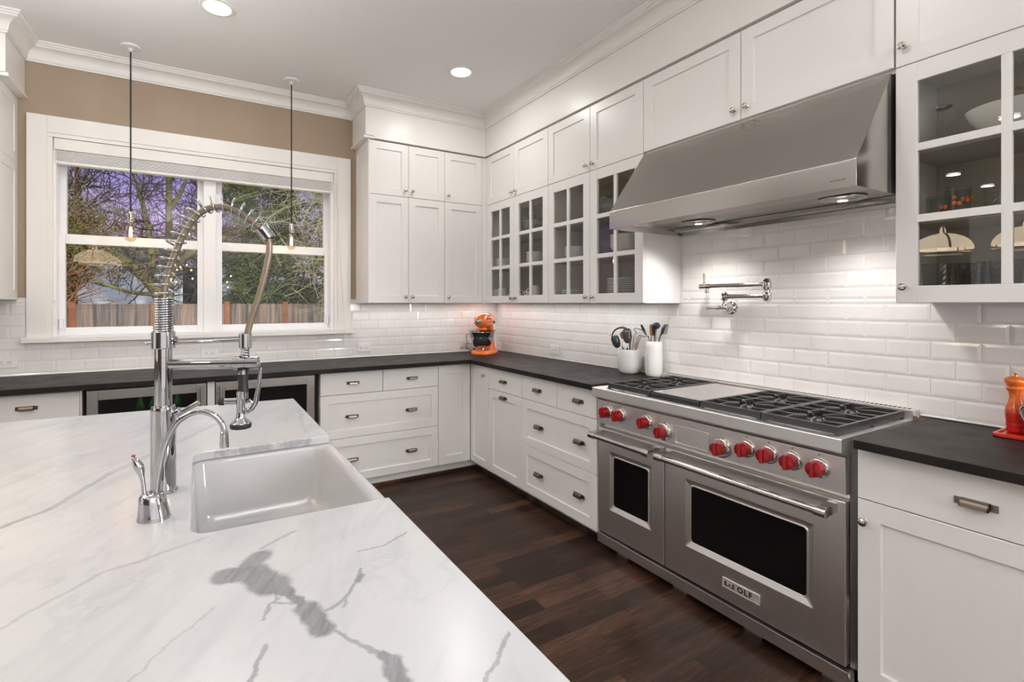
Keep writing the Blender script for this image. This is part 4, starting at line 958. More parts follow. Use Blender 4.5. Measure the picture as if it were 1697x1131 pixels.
# recessed downlights
for i, (x, y) in enumerate(CANS):
    lab = {0: 'recessed ceiling downlight, the one nearer the window', 1: 'recessed ceiling downlight near the inside corner of the cabinets'}.get(i, 'recessed ceiling downlight out over the room, out of view, the aisle one added as fill')
    t = thing('recessed_downlight', lab, 'downlight', (x, y, ZC), 'recessed downlights')
    MB().lathe([(.068, -.001), (.070, -.006), (.086, -.006), (.090, -.003), (.090, 0)], (x, y, ZC), seg=48, cap=False).build('trim_ring', 'trim', t)
    MB().lathe([(.0695, -.002), (.05, -.0035), (.001, -.004)], (x, y, ZC), seg=40, cap=False).build('lens', 'can_on', t)
# dome pendants over the island (seen mirrored in the window and the cabinet glass)
for i, y in enumerate((1.638, 1.16)):
    x = -.952; t = thing('dome_pendant', ('lit glass dome pendant over the island, the one nearer the window', 'lit glass dome pendant over the island, the one further from the window')[i], 'pendant light', (x, y, ZC), 'dome pendants over the island')
    MB().lathe([(.06, 0), (.062, -.006), (.05, -.02), (.012, -.03)], (x, y, ZC), seg=28).build('ceiling_canopy', 'nickel', t)
    MB().cyl((x, y, ZC-.02), (x, y, 2.0), .006, seg=12).build('stem', 'nickel', t)
    pr = [(.188*math.cos(a), 1.812+.135*math.sin(a)) for a in [PI/2*k/12 for k in range(12)]]+[(.022, 1.948), (.018, 1.98), (.010, 2.0)]
    MB().lathe(pr, (x, y, 0), seg=48, cap=False).build('shade', 'shadeglow', t, smooth=60)
    MB().lathe([(.176, 1.786), (.190, 1.783), (.191, 1.776), (.176, 1.774), (.176, 1.786)], (x, y, 0), seg=48, cap=False).build('rim_ring', 'steelh', t)
    mb = MB()
    for k in range(4):
        a = PI/4+PI/2*k; mb.cyl((x+.184*math.cos(a), y+.184*math.sin(a), 1.780), (x+.184*math.cos(a), y+.184*math.sin(a), 1.816), .005, seg=10)
    mb.build('rim_post', 'steelh', t)
    MB().ball((x, y, 1.835), .035, seg=18).build('bulb', 'can_on', t)
    mb = MB()
    for k in range(3):
        a = PI/2+2*PI*k/3; mb.tube([(x+p[0]*1.015*math.cos(a), y+p[0]*1.015*math.sin(a), p[1]+.002) for p in pr], .0075, 8, flat=.4)
    mb.build('strap', 'steeld', t)
# ------------------------------------------------------------------ stand mixer
t = thing('stand_mixer', 'orange stand mixer with a steel bowl in the counter corner', 'mixer', (0, 0, 0))
# built facing +X at the origin, then turned
mb = MB(); rings = []
def ell(cx, cz, a, b, x, n=24, fl=1.0): return [(x, cx+a*math.cos(2*PI*k/n), cz+b*math.sin(2*PI*k/n)) for k in range(n)]
def ring2(cx, cy, a, b, z, n=32, e=2.4):
    o = []
    for k in range(n):
        c, s = math.cos(2*PI*k/n), math.sin(2*PI*k/n); o.append((cx+a*math.copysign(abs(c)**(2/e), c), cy+b*math.copysign(abs(s)**(2/e), s), z))
    return o
mb.loft([ring2(0, 0, .165, .108, 0), ring2(0, 0, .168, .110, .006), ring2(0, 0, .166, .108, .020), ring2(0, 0, .155, .097, .030), ring2(.06, 0, .080, .075, .036)]); mb.build('base', 'orange', t, smooth=60)
mb = MB(); mb.loft([ring2(-.105, 0, .060, .075, .022), ring2(-.110, 0, .050, .060, .06), ring2(-.112, 0, .042, .050, .12), ring2(-.110, 0, .042, .047, .18), ring2(-.105, 0, .048, .050, .235), ring2(-.09, 0, .05, .05, .25)]); mb.build('column', 'orange', t, smooth=60)
mb = MB(); rr_ = []
for x, a, b, cz in ((-.172, .012, .012, .290), (-.168, .034, .034, .291), (-.150, .052, .052, .293), (-.11, .063, .064, .297), (-.05, .068, .070, .300), (.02, .066, .069, .299), (.09, .060, .062, .295), (.135, .053, .052, .291), (.155, .044, .042, .290), (.160, .030, .030, .290)): rr_.append(ell(0, cz, a, b, x))
mb.loft(rr_); h = mb.build('motor_head', 'orange', t, smooth=60)
mb = MB(); mb.loft([ell(0, .290, .0695, .006, -.13, 20), ell(0, .2905, .0705, .006, 0, 20), ell(0, .290, .061, .006, .12, 20), ell(0, .29, .046, .006, .157, 20)]); mb.build('trim_band', 'chrome', h)
MB().lathe([(.026, 0), (.027, .004), (.024, .012), (.012, .014), (.001, .014)], (.158, 0, .292), (1, 0, 0), 24).build('hub_cap', 'chrome', h)
for s in (-1, 1):
    MB().lathe([(.0075, 0), (.009, .008), (.007, .013), (.001, .014)], (-.07, s*.064, .280), (0, s, 0), 14).build('speed_knob', 'blackpl', h)
    mb = MB(); mb.box(.06, .105, s*.0595, s*.0635, .308, .322, .001, 1); mb.box(.02, .05, s*.064, s*.0685, .307, .320, .001, 1); mb.build('name_plate', 'blackpl', h)
mb = MB().lathe([(.040, .232), (.042, .222), (.040, .214), (.018, .212), (.014, .17), (.012, .12)], (.085, 0, 0), seg=24); mb.build('beater_shaft', 'chrome', t)
MB().lathe([(.044, .236), (.050, .226), (.048, .216)], (.085, 0, 0), seg=28).build('planetary_ring', 'orange', t)
MB().lathe([(.05, .036), (.052, .040), (.046, .046), (.060, .060), (.080, .085), (.093, .115), (.099, .150), (.102, .190), (.108, .196), (.107, .199), (.100, .193), (.096, .150), (.090, .115), (.05, .055), (.001, .05)], (.075, 0, 0), seg=44).build('bowl', 'chrome', t, smooth=50)
MB().tube(spl([(.075, y_, z_) for y_, z_ in ((-.100, .175), (-.125, .178), (-.145, .165), (-.148, .135), (-.135, .105), (-.115, .095), (-.090, .098))], 5), .0065, 10, flat=.6).build('bowl_handle', 'chrome', t, smooth=60)
MB().lathe([(.104, .196), (.122, .215), (.124, .216), (.118, .204), (.108, .150), (.107, .150), (.104, .194)], (.075, 0, 0), seg=40).build('pouring_shield', 'tumbler', t, smooth=50)
MB().tube([(.00, -.085, .030), (-.02, -.112, .034)], .008, 10).build('bowl_lock', 'blackpl', t)
t.location = (2.262, 3.835, CT); t.rotation_euler = (0, 0, math.radians(221)); t.scale = (1, 1, 1)
mb = MB().tube(spl([(2.30, 3.90, CT+.006), (2.27, 3.98, CT+.006), (2.20, 4.03, .935), (2.185, YW-.03, .985), (2.2095, YW-.019, .990)], 6), .003, 8)
tag(mb.build('mixer_cord', 'blackpl', origin=(2.25, 4.0, CT)), 'black power cord from the orange mixer to the outlet', 'cord')
# ------------------------------------------------------------------ utensil crocks
def crock(x, y, h, pr, label, name='utensil_crock'):
    o = MB().lathe(pr, (x, y, CT+.0005), seg=56); return tag(o.build(name, 'ceramic', origin=(x, y, CT), smooth=50), label, 'utensil crock', 'white utensil crocks')
C1, C2 = (2.437, 2.283), (2.458, 2.1065)
crock(*C1, .155, [(.050, 0), (.058, .002), (.068, .016), (.0755, .045), (.0775, .085), (.0755, .125), (.0715, .153), (.0700, .155), (.0680, .154), (.072, .125), (.0735, .085), (.071, .045), (.060, .014), (.001, .010)], 'squat white utensil crock on the counter, the left one')
crock(*C2, .216, [(.038, 0), (.045, .003), (.0505, .020), (.0525, .06), (.0525, .13), (.0500, .18), (.0480, .2155), (.0465, .217), (.045, .2155), (.047, .18), (.049, .13), (.049, .06), (.046, .020), (.001, .012)], 'tall slim white utensil crock beside the range, the right one')
TOC = Vector((-.50, -.866, 0)).normalized()   # the way the spoons face: into the room
def uten(name, cat, label, base, neck, mat_h, r, head=None, mat_hd=None, grp=None):
    t = thing(name, label, cat, base, grp)
    MB().tube([base, Vector(base).lerp(Vector(neck), .6), neck], [r, r*1.05, r*.8], 10, flat=.7).build('handle', mat_h, t, smooth=60)
    if head: head(t, mat_hd or mat_h)
    return t
def blade(c, up, w, h, th, m, slots=0, bow=0, pts=None, taper=.75):
    """flat oval or square head facing the room"""
    def f(t, mm):
        U = Vector(up).normalized(); S_ = U.cross(TOC).normalized(); N_ = S_.cross(U).normalized(); C_ = Vector(c); mb = MB()
        K = 20; out = []
        for k in range(K):
            a = 2*PI*k/K; cx, cz = math.cos(a), math.sin(a); e = m
            px = math.copysign(abs(cx)**(2/e), cx)*w/2; pz = math.copysign(abs(cz)**(2/e), cz)*h/2
            px *= 1-(1-taper)*(.5-pz/h)
            out.append((px, pz))
        rings = []
        for dd, sc in ((-th/2, .94), (-th/2*.6, 1), (th/2*.6, 1), (th/2, .94)): rings.append([C_+S_*p*sc+U*q*sc+N_*(dd+bow*(1-(2*p/w)**2-(2*q/h)**2*.6)) for p, q in out])
        mb.loft(rings); mb.build('head', mm, t, smooth=50)
        if slots:
            mb = MB()
            for i in range(slots):
                o = (i-(slots-1)/2)*w*.8/slots
                for sgn in (1, -1):
                    A = C_+S_*o+U*(-h*.28)+N_*sgn*th*.55; mb.poly([A-S_*w*.045, A+S_*w*.045, A+S_*w*.045+U*h*.62, A-S_*w*.045+U*h*.62], [(0, 1, 2, 3)])
            mb.build('slots', 'ceramic', t, smooth=0)
    return f
b1 = lambda dx, dy: (C1[0]+dx, C1[1]+dy, CT+.018)
b2 = lambda dx, dy: (C2[0]+dx, C2[1]+dy, CT+.016)
g1, g2 = 'utensils in the squat crock', 'utensils in the tall crock'
uten('spatula', 'utensil', 'solid black rounded spatula leaning left in the squat white crock', b1(.02, -.02), (2.392, 2.305, 1.085), 'blackpl', .006, blade((2.352, 2.318, 1.118), (-.30, .12, 1), .060, .085, .006, 2.6, bow=.006), None, g1)
uten('slotted_turner', 'utensil', 'black slotted turner rising over the squat white crock', b1(.0, .02), (2.392, 2.262, 1.100), 'blackpl', .006, blade((2.388, 2.256, 1.158), (-.10, .06, 1), .062, .095, .004, 3.2, slots=4, bow=.003, taper=.8), None, g1)
uten('wooden_spoon', 'utensil', 'orange-brown wooden spoon between the black turners in the squat crock', b1(.01, .0), (2.405, 2.300, 1.130), 'wood', .005, blade((2.398, 2.306, 1.158), (-.15, .1, 1), .036, .05, .006, 2, bow=.004), None, g1)
uten('rice_spoon', 'utensil', 'short white spoon at the front of the squat crock', b1(-.01, -.01), (2.385, 2.268, 1.072), 'plastic', .005, blade((2.378, 2.266, 1.098), (-.1, .0, 1), .038, .052, .005, 2.2, bow=.004), None, g1)
def ringhead(t, mm):
    c = Vector((2.372, 2.288, 1.150)); U = Vector((0, 0, 1)); S_ = U.cross(TOC).normalized()
    pts = [c+S_*.062*math.cos(a)+U*.060*math.sin(a) for a in [PI*(-.12+1.16*k/24) for k in range(25)]]
    MB().tube(pts, [.0035+.003*math.sin(PI*k/24) for k in range(25)], 10).build('loop', mm, t, smooth=60)
    for a in (.47, .93):
        p = c+S_*.070*math.cos(PI*a)+U*.068*math.sin(PI*a)
        MB().tube([p+(S_*math.cos(q)+U*math.sin(q))*.009 for q in [2*PI*k/14 for k in range(14)]], .0022, 8, closed=True).build('steel_tab', 'nickel', t, smooth=60)
uten('looped_strainer', 'utensil', 'black looped utensil with two small steel rings arching over the squat crock', b1(.02, .01), (2.415, 2.262, 1.145), 'blackpl', .0045, ringhead, None, g1)
def whisk(c, tip, m, w, n):
    def f(t, mm):
        C_, T_ = Vector(c), Vector(tip); U = (T_-C_).normalized(); A = U.orthogonal().normalized(); B_ = U.cross(A); L = (T_-C_).length; mb = MB()
        for k in range(n):
            d = A*math.cos(PI*k/n)+B_*math.sin(PI*k/n)
            pts = [C_+U*L*z_+d*w*x_ for x_, z_ in ((0.1, 0), (.45, .25), (.9, .6), (1, .78), (.7, .95), (0, 1.0), (-.7, .95), (-1, .78), (-.9, .6), (-.45, .25), (-.1, 0))]
            mb.tube(spl(pts, 3), .0012, 6)
        mb.build('wires', m, t, smooth=60)
    return f
uten('whisk', 'utensil', 'steel balloon whisk in the squat crock, leaning right', b1(-.03, .02), (2.453, 2.262, 1.085), 'nickel', .005, whisk((2.453, 2.262, 1.08), (2.490, 2.240, 1.195), 'nickel', .026, 5), None, g1)
for i, (dx, dy, tx, ty, tz, mm, lab) in enumerate(((-.02, .0, 2.438, 2.268, 1.155, 'wood', 'brown'), (.0, .01, 2.452, 2.256, 1.170, 'woodl', 'pale'), (.01, -.01, 2.463, 2.246, 1.150, 'nickel', 'steel'), (.02, .0, 2.470, 2.234, 1.165, 'wood', 'dark brown'), (.01, .02, 2.478, 2.225, 1.150, 'woodl', 'yellowish'))):
    uten('cooking_stick', 'utensil', 'thin %s stick leaning right in the squat crock, %s from the left' % (lab, ('first', 'second', 'third', 'fourth', 'fifth')[i]), b1(dx, dy), (tx, ty, tz), mm, .0032, None, None, g1)
def skim(t, mm):
    c = Vector((2.385, 2.146, 1.186)); ax = Vector((.072, -.041, -.046)).normalized(); S_ = ax.cross(TOC).normalized()
    pts = [c+ax*.044*math.cos(a)+S_*.017*math.sin(a) for a in [2*PI*k/24 for k in range(24)]]
    MB().tube(pts, .0026, 8, closed=True).build('rim', mm, t, smooth=60)
    mb = MB()
    for k in range(-4, 5):
        h = math.sqrt(max(0, 1-(k/5)**2)); mb.tube([c+ax*.044*k/5-S_*.017*h, c+ax*.044*k/5+S_*.017*h], .0007, 5)
    mb.build('mesh', 'nickel', t)
uten('skimmer', 'utensil', 'wire skimmer leaning far left out of the tall crock', b2(.02, -.01), (2.428, 2.122, 1.152), 'nickel', .0035, skim, 'steeld', g2)
uten('narrow_spatula', 'utensil', 'dark narrow spoon slanting left out of the tall crock', b2(.01, -.015), (2.428, 2.124, 1.165), 'blackpl', .0045, blade((2.404, 2.138, 1.202), (-.42, .24, 1), .020, .075, .004, 2, bow=.002), None, g2)
uten('wooden_spatula', 'utensil', 'brown wooden spatula standing at the middle of the tall crock', b2(.0, .01), (2.444, 2.114, 1.160), 'wood', .005, blade((2.446, 2.112, 1.200), (.02, .01, 1), .030, .075, .005, 3), None, g2)
uten('serving_spoon', 'utensil', 'black serving spoon standing behind the ladle in the tall crock', b2(.01, .01), (2.458, 2.100, 1.165), 'blackpl', .005, blade((2.456, 2.098, 1.200), (-.03, .02, 1), .032, .080, .005, 2.1, bow=.006), None, g2)
uten('ladle', 'utensil', 'dark blue ladle with a steel neck at the front of the tall crock', b2(-.005, .005), (2.452, 2.083, 1.205), 'nickel', .0055, lambda t, mm: MB().ball((2.452, 2.083, 1.228), .025, (1, 1, .85), 24).build('bowl', mm, t, smooth=60), 'bluepl', g2)
def fork(t, mm):
    base = Vector((2.478, 2.068, 1.175)); mb = MB(); S_ = Vector((.866, -.5, 0)); U = Vector((0, 0, 1))
    mb.tube([base-U*.005, base+U*.012+S_*.008, base+U*.035+S_*.014, base+U*.055+S_*.026, base+U*.058+S_*.044], [.006, .011, .013, .010, .004], 12, flat=.5)
    for k in range(5): mb.tube([base+U*(.008+.010*k)+S_*(.010+.002*k), base+U*(.004+.010*k)+S_*(.028+.003*k), base+U*(.008+.010*k)+S_*(.040+.002*k)], [.0032, .0028, .0015], 8)
    mb.build('toothed_head', mm, t, smooth=60)
uten('pasta_fork', 'utensil', 'black toothed pasta fork at the right of the tall crock', b2(-.01, .015), (2.476, 2.070, 1.172), 'blackpl', .005, fork, None, g2)
uten('steel_tongs', 'utensil', 'bright steel handle standing at the front right of the tall crock', b2(-.015, .0), (2.446, 2.076, 1.205), 'nickel', .0065, None, None, g2)
# ------------------------------------------------------------------ pepper mill, jug and tray by the right edge
mb = MB(); tz = CT-.002
rings = [[(a, b, tz+z) for a, b in rrect(2.360+i, 2.522-i, .360+i, .592-i, .018, 5)] for i, z in ((.004, 0), (0, .003), (0, .011), (.003, .014), (.010, .014), (.014, .008))]
mb.loft(rings); tag(mb.build('spoon_tray', 'redtray', origin=(2.44, .47, tz), smooth=40), 'red tray under the pepper mill and steel jug', 'tray')
mx, my, mz = 2.452, .5535, tz+.0085
t = thing('pepper_mill', 'orange-to-red pepper mill standing on the red tray', 'pepper mill', (mx, my, mz))
MB().lathe([(0.0192, 0), (0.0226, .002), (0.0241, .010), (0.0233, .020), (0.0248, .024), (0.0255, .028), (0.0241, .033), (0.0248, .037), (0.0259, .041), (0.0252, .046), (0.0270, .060), (0.0274, .070), (0.0252, .088), (0.0196, .108), (0.0174, .122), (0.0181, .134), (0.0222, .144), (0.0248, .148)], (mx, my, mz), seg=48).build('body', 'flame', t, smooth=50)
MB().lathe([(0.0248, .1483), (0.0255, .152), (0.0222, .156), (0.0215, .160), (0.0237, .164), (0.0281, .171), (0.0292, .177), (0.0278, .184), (0.0207, .191), (0.0104, .1945), (0.0044, .195)], (mx, my, mz), seg=48).build('cap', 'orange', t, smooth=50)
MB().lathe([(0.0041, .195), (0.0037, .199), (0.0044, .202), (0.0070, .2055), (0.0067, .207), (0.0007, .2055)], (mx, my, mz), seg=24).build('finial', 'copper', t)
jx, jy, jz = 2.415, .468, tz+.0142
t = thing('milk_jug', 'polished steel jug with a curved handle on the red tray', 'jug', (jx, jy, jz))
MB().lathe([(0.0448, 0), (0.0464, .003), (0.0452, .010), (0.0384, .055), (0.0328, .090), (0.0320, .110), (0.0344, .128), (0.0364, .131), (0.0336, .128), (0.0304, .110), (0.0312, .090), (0.0432, .010), (0.0008, .006)], (jx, jy, jz), seg=48).build('body', 'chrome', t, smooth=50)
MB().tube(spl([(jx, jy+a, jz+z) for a, z in ((.032, .088), (.046, .094), (.060, .092), (.066, .080), (.063, .060), (.053, .038), (.041, .026))], 6), .006, 12, flat=.7).build('handle', 'chrome', t, smooth=60)
MB().loft([[(jx-.028, jy-.014, jz+.112), (jx-.028, jy+.014, jz+.112), (jx-.035, jy, jz+.104)], [(jx-.044, jy-.006, jz+.134), (jx-.044, jy+.006, jz+.134), (jx-.048, jy, jz+.130)]]).build('spout', 'chrome', t)
# ------------------------------------------------------------------ tableware behind glass
def lobj(name, pr, c, m, label, cat, grp=None, seg=36):
    return tag(MB().lathe(pr, c, seg=seg).build(name, m, origin=c, smooth=50), label, cat, grp)
ORD = ['bottom', 'second from the bottom', 'third from the bottom', 'fourth from the bottom', 'fifth from the bottom', 'sixth from the bottom', 'seventh from the bottom', 'eighth from the bottom', 'ninth from the bottom', 'tenth from the bottom', 'eleventh from the bottom', 'top']
F1, F2, F3 = ZUB+.0185, 1.6665, 1.919
def plates(y, x, n, r, where, m, dz=.0115):
    pr = [(r*.55, 0), (r*.6, .002), (r*.70, .004), (r*.985, .0066), (r, .0072), (r, .0106), (r*.985, .0112), (r*.68, .0066), (.001, .005)]
    t0 = lobj('plate', pr, (x, y, F1), 'plate', '', 'plate', where)
    rim = MB().tube([(x+r*.985*math.cos(a), y+r*.985*math.sin(a), F1+.0112) for a in [2*PI*k/36 for k in range(36)]], .0008, 6, closed=True).build('rim_line', m, t0, smooth=60)
    for i in range(n):
        o = t0 if i == 0 else copy_tree(t0)
        o.location = (x, y, F1+dz*i)
        o['label'] = '%s, %s' % (where, 'top one' if i == n-1 else ORD[i] if i < 11 else 'second from the top')
plates(2.242, 2.362, 12, .118, 'white plate in the tall stack behind the glass beside the hood', 'plated')
plates(2.690, 2.350, 7, .108, 'white plate in the low stack, third glass door from the corner', 'plated', .0112)
def bowls(y, x, z, n, r, h, where, m='plate', dz=.020):
    pr = [(r*.42, 0), (r*.45, .003), (r*.62, h*.22), (r*.88, h*.6), (r, h), (r*.97, h*1.005), (r*.84, h*.62), (r*.55, h*.25), (.001, h*.14)]
    for i in range(n): lobj('bowl', pr, (x, y, z+dz*i), m, '%s, %s' % (where, 'top one' if i == n-1 else ORD[i]), 'bowl', where)
bowls(3.600, 2.325, F2, 3, .075, .045, 'small white bowl stacked behind the corner glass door')
bowls(3.150, 2.330, F2, 4, .080, .042, 'white bowl stacked behind the second glass door')
bowls(2.680, 2.330, F2, 5, .080, .045, 'white bowl stacked behind the third glass door', dz=.013)
M['bluebowl'] = mat('blue_grey_glaze', (.30, .36, .40), .2)
bowls(2.415, 2.345, F2, 2, .095, .050, 'blue-grey bowl stacked behind the glass beside the hood', 'bluebowl', .016)
bowls(2.232, 2.350, F2, 5, .098, .062, 'white bowl in the tall stack behind the glass beside the hood', dz=.017)
M['tureen'] = mat('grey_glaze', (.17, .18, .18), .18)
def tureen(y, x, z, r, label):
    t = thing('tureen', label, 'tureen', (x, y, z))
    MB().lathe([(r*.5, 0), (r*.55, .006), (r*.85, .03), (r, .065), (r*.97, .082), (r*1.03, .086), (r*1.0, .090)], (x, y, z), seg=40).build('body', 'tureen', t, smooth=50)
    l = MB().lathe([(r*1.0, .0905), (r*.9, .105), (r*.6, .125), (r*.2, .137), (.001, .138)], (x, y, z), seg=40).build('lid', 'tureen', t, smooth=50)
    MB().lathe([(.012, .136), (.010, .142), (.020, .150), (.018, .157), (.001, .160)], (x, y, z), seg=20).build('lid_knob', 'tureen', l)
tureen(3.20, 2.365, F3, .115, 'grey lidded tureen on the top shelf, second glass door from the corner')
tureen(2.385, 2.355, F3, .105, 'grey lidded tureen on the top shelf, half hidden by the hood')
def cup(y, x, r, h, label, m='ceramic', band=None, ang=2.2):
    t = thing('cup', label, 'cup', (x, y, F1), 'cups on the bottom shelf of the corner cabinet')
    MB().lathe([(r*.7, 0), (r*.78, .003), (r, h*.5), (r*.98, h), (r*.93, h), (r*.93, h*.5), (r*.7, .006), (.001, .005)], (x, y, F1), seg=30).build('body', m, t, smooth=50)
    d = Vector((math.cos(ang), math.sin(ang), 0)); c = Vector((x, y, F1))
    MB().tube(spl([c+d*r*.95+Vector((0, 0, h*.8)), c+d*(r+.022)+Vector((0, 0, h*.75)), c+d*(r+.024)+Vector((0, 0, h*.40)), c+d*r*.95+Vector((0, 0, h*.25))], 5), .0045, 8).build('handle', m, t, smooth=60)
    if band:
        mb = MB(); rnd = random.Random(int(y*1000))
        for k in range(7):
            a = 3.3+rnd.random()*1.6; z = F1+h*(.2+.6*rnd.random()); mb.ball((x+r*.98*math.cos(a), y+r*.98*math.sin(a), z), .009, (.35, 1, .8), 10, Matrix.Rotation(a, 3, 'Z'))
        mb.build('painted_dots', band, t)
cup(3.690, 2.295, .040, .105, 'tall white cup behind the corner glass door, left one'); cup(3.585, 2.295, .042, .108, 'tall white cup behind the corner glass door, right one')
cup(3.385, 2.295, .038, .080, 'patterned cup, leftmost behind the second glass door', band='wood'); cup(3.285, 2.295, .036, .085, 'white mug, second from left behind the second glass door', 'plate', 'steeld')
cup(3.205, 2.295, .036, .075, 'patterned cup, third behind the second glass door', band='leaf'); cup(3.120, 2.295, .040, .118, 'tall white mug, rightmost behind the second glass door')
# cut glass on the right
def tumbler(y, x, z, r, h, label, dots=False):
    t = thing('tumbler', label, 'glass', (x, y, z), 'glassware behind the right-hand glass door')
    mb = MB(); N = 24; rings = []
    for i in range(13):
        zz = h*i/12; rr = r*(.78+.22*i/12)
        rings.append([(x+rr*(1+(.035 if (k+i) % 2 else -.02)*(0 if dots else 1))*math.cos(2*PI*k/N), y+rr*(1+(.035 if (k+i) % 2 else -.02)*(0 if dots else 1))*math.sin(2*PI*k/N), z+zz) for k in range(N)])
    mb.loft(rings, cap1=False); mb.build('body', 'tumbler', t, smooth=60 if dots else 0)
    MB().tube([(x+r*math.cos(a), y+r*math.sin(a), z+h) for a in [2*PI*k/30 for k in range(30)]], .0014, 6, closed=True).build('rim', 'tumbler', t, smooth=60)
    if dots:
        mb = MB()
        for k in range(14):
            a = k*2.4; zz = z+h*(.2+.6*((k*.37) % 1)); mb.ball((x+r*.96*math.cos(a), y+r*.96*math.sin(a), zz), .007, (.4, 1, 1.2), 8, Matrix.Rotation(a, 3, 'Z'))
        mb.build('painted_dots', 'orange', t)
for i, (y, x) in enumerate(((.735, 2.36), (.645, 2.36), (.555, 2.36), (.69, 2.45), (.60, 2.45), (.46, 2.36), (.37, 2.36))):
    tumbler(y, x, F1, .041, .125, 'cut-glass tumbler on the bottom shelf, %s' % ('front row left', 'front row second from left', 'front row third from left', 'back row left', 'back row right', 'front row fourth from left', 'front row right end')[i])
tumbler(.682, 2.36, F2, .044, .110, 'clear glass with orange dots on the middle shelf, right-hand cabinet', True)
for i, (y, x) in enumerate(((.76, 2.44), (.585, 2.38), (.545, 2.45))): tumbler(y, x, F2, .032, .10, 'small clear glass on the middle shelf, %s' % ('left of the dotted glass', 'just right of the dotted glass', 'further right in the back')[i])
lobj('reflection_bowl', [(.05, 0), (.055, .004), (.075, .03), (.110, .075), (.122, .105), (.119, .106), (.07, .035), (.001, .02)], (2.37, .535, F3), 'ceramic', 'white bowl shape standing in for a lamp reflection, right-hand glass cabinet', 'bowl')  # bowl shape put in for a lamp's mirror image in the glass
# ------------------------------------------------------------------ garden outside the window
GZ = -.45
struct(MB().box(-40, 40, YW+.6, 70, GZ-.1, GZ).build('ground', 'lawn', smooth=0))
FYY = 19.0
t = thing('garden_fence', 'weathered wooden board fence with red-brown posts across the garden', 'fence', (0, FYY, GZ))
rnd = random.Random(5)
mb = MB(); x = -9.0
while x < 9.0:
    w = .135; mb.box(x, x+w-.006, FYY, FYY+.02, GZ+.05, 1.235+rnd.uniform(-.004, .004)); x += w
mb.build('boards', 'fence', t, smooth=0)
MB().box(-9, 9, FYY-.045, FYY+.05, 1.305, 1.345, .006).build('cap_rail', 'fence', t)
MB().box(-9, 9, FYY-.02, FYY+.03, 1.215, 1.305, .004).build('top_rail', 'fence', t)
for x in (-5.2, -3.26, -1.20, .91, 2.79, 4.7):
    mb = MB(); mb.box(x-.085, x+.085, FYY-.09, FYY-.02, GZ, 1.40, .006); mb.box(x-.105, x+.105, FYY-.11, FYY+.03, 1.40, 1.425, .006); mb.build('post', 'post', t)
# neighbour's house
t = thing('neighbour_house', 'pale blue sided house beyond the fence', 'house', (-2, 36, GZ))
MB().box(-12, 5.2, 34, 42, GZ, 4.4).build('wall', 'siding', t, smooth=0)
MB().loft([[(-12.5, 33.5, 4.4), (-12.5, 42.5, 4.4), (-12.5, 38, 4.9)], [(5.7, 33.5, 4.4), (5.7, 42.5, 4.4), (5.7, 38, 4.9)]]).build('roof', 'roof', t, smooth=0)
for x in (-.1, 3.0, -8):
    w_ = MB().box(x-.7, x+.7, 33.93, 34.0, 1.2, 3.6, .01).build('window', 'sash', t)
    MB().box(x-.6, x+.6, 33.91, 33.93, 1.3, 3.5).build('window_glass', 'blackglass', w_)
class Tree:
    def __init__(s, seed): s.r = random.Random(seed); s.mb = MB(); s.tw = MB(); s.tips = []
    def limb(s, p, d, L, r, depth, wob=.35, kids=4, seg=6, droop=0, up=.15, minr=.008, spread=.9):
        rn = s.r; p = Vector(p); d = Vector(d).normalized(); n = max(3, int(L/.35)+2); pts = [p.copy()]; rad = [r]
        for i in range(1, n+1):
            d = (d+Vector((rn.uniform(-wob, wob), rn.uniform(-wob, wob), rn.uniform(-wob, wob)+up*.3-droop*.3))*.5).normalized()
            p = p+d*L/n; pts.append(p.copy()); rad.append(max(minr, r*(1-.72*i/n)))
        (s.mb if r > .045 else s.tw).tube(pts, rad, seg if r > .05 else 4, cap=False)
        s.tips += pts[len(pts)//2:]
        if depth > 0:
            for k in range(kids):
                i = rn.randint(max(1, n//4), n); a = rn.uniform(0, 2*PI); o = d.orthogonal().normalized(); q = Matrix.Rotation(a, 3, d) @ o
                s.limb(pts[i], d*(1-spread*.6)+q*spread+Vector((0, 0, up-droop)), L*rn.uniform(.45, .75), max(minr, rad[i]*.62), depth-1, wob, kids, seg, droop, up, minr, spread)
        return pts
    def path(s, pts, r0, r1, seg=9):
        P = spl([Vector(p) for p in pts], 4); N = len(P); s.mb.tube(P, [r0+(r1-r0)*i/(N-1) for i in range(N)], seg); return P
def leaves(pts, n, size, rn, spread=.25, dirn=None):
    mb = MB()
    for i in range(n):
        p = Vector(rn.choice(pts))+Vector((rn.gauss(0, spread), rn.gauss(0, spread), rn.gauss(0, spread)))
        a = Vector((rn.uniform(-1, 1), rn.uniform(-1, 1), rn.uniform(-.8, .5))).normalized(); b = a.orthogonal().normalized(); s_ = size*rn.uniform(.6, 1.3)
        mb.poly([p-b*s_*.16, p+a*s_*.5-b*s_*.05, p+a*s_, p+a*s_*.5+b*s_*.22], [(0, 1, 2, 3)])
    return mb
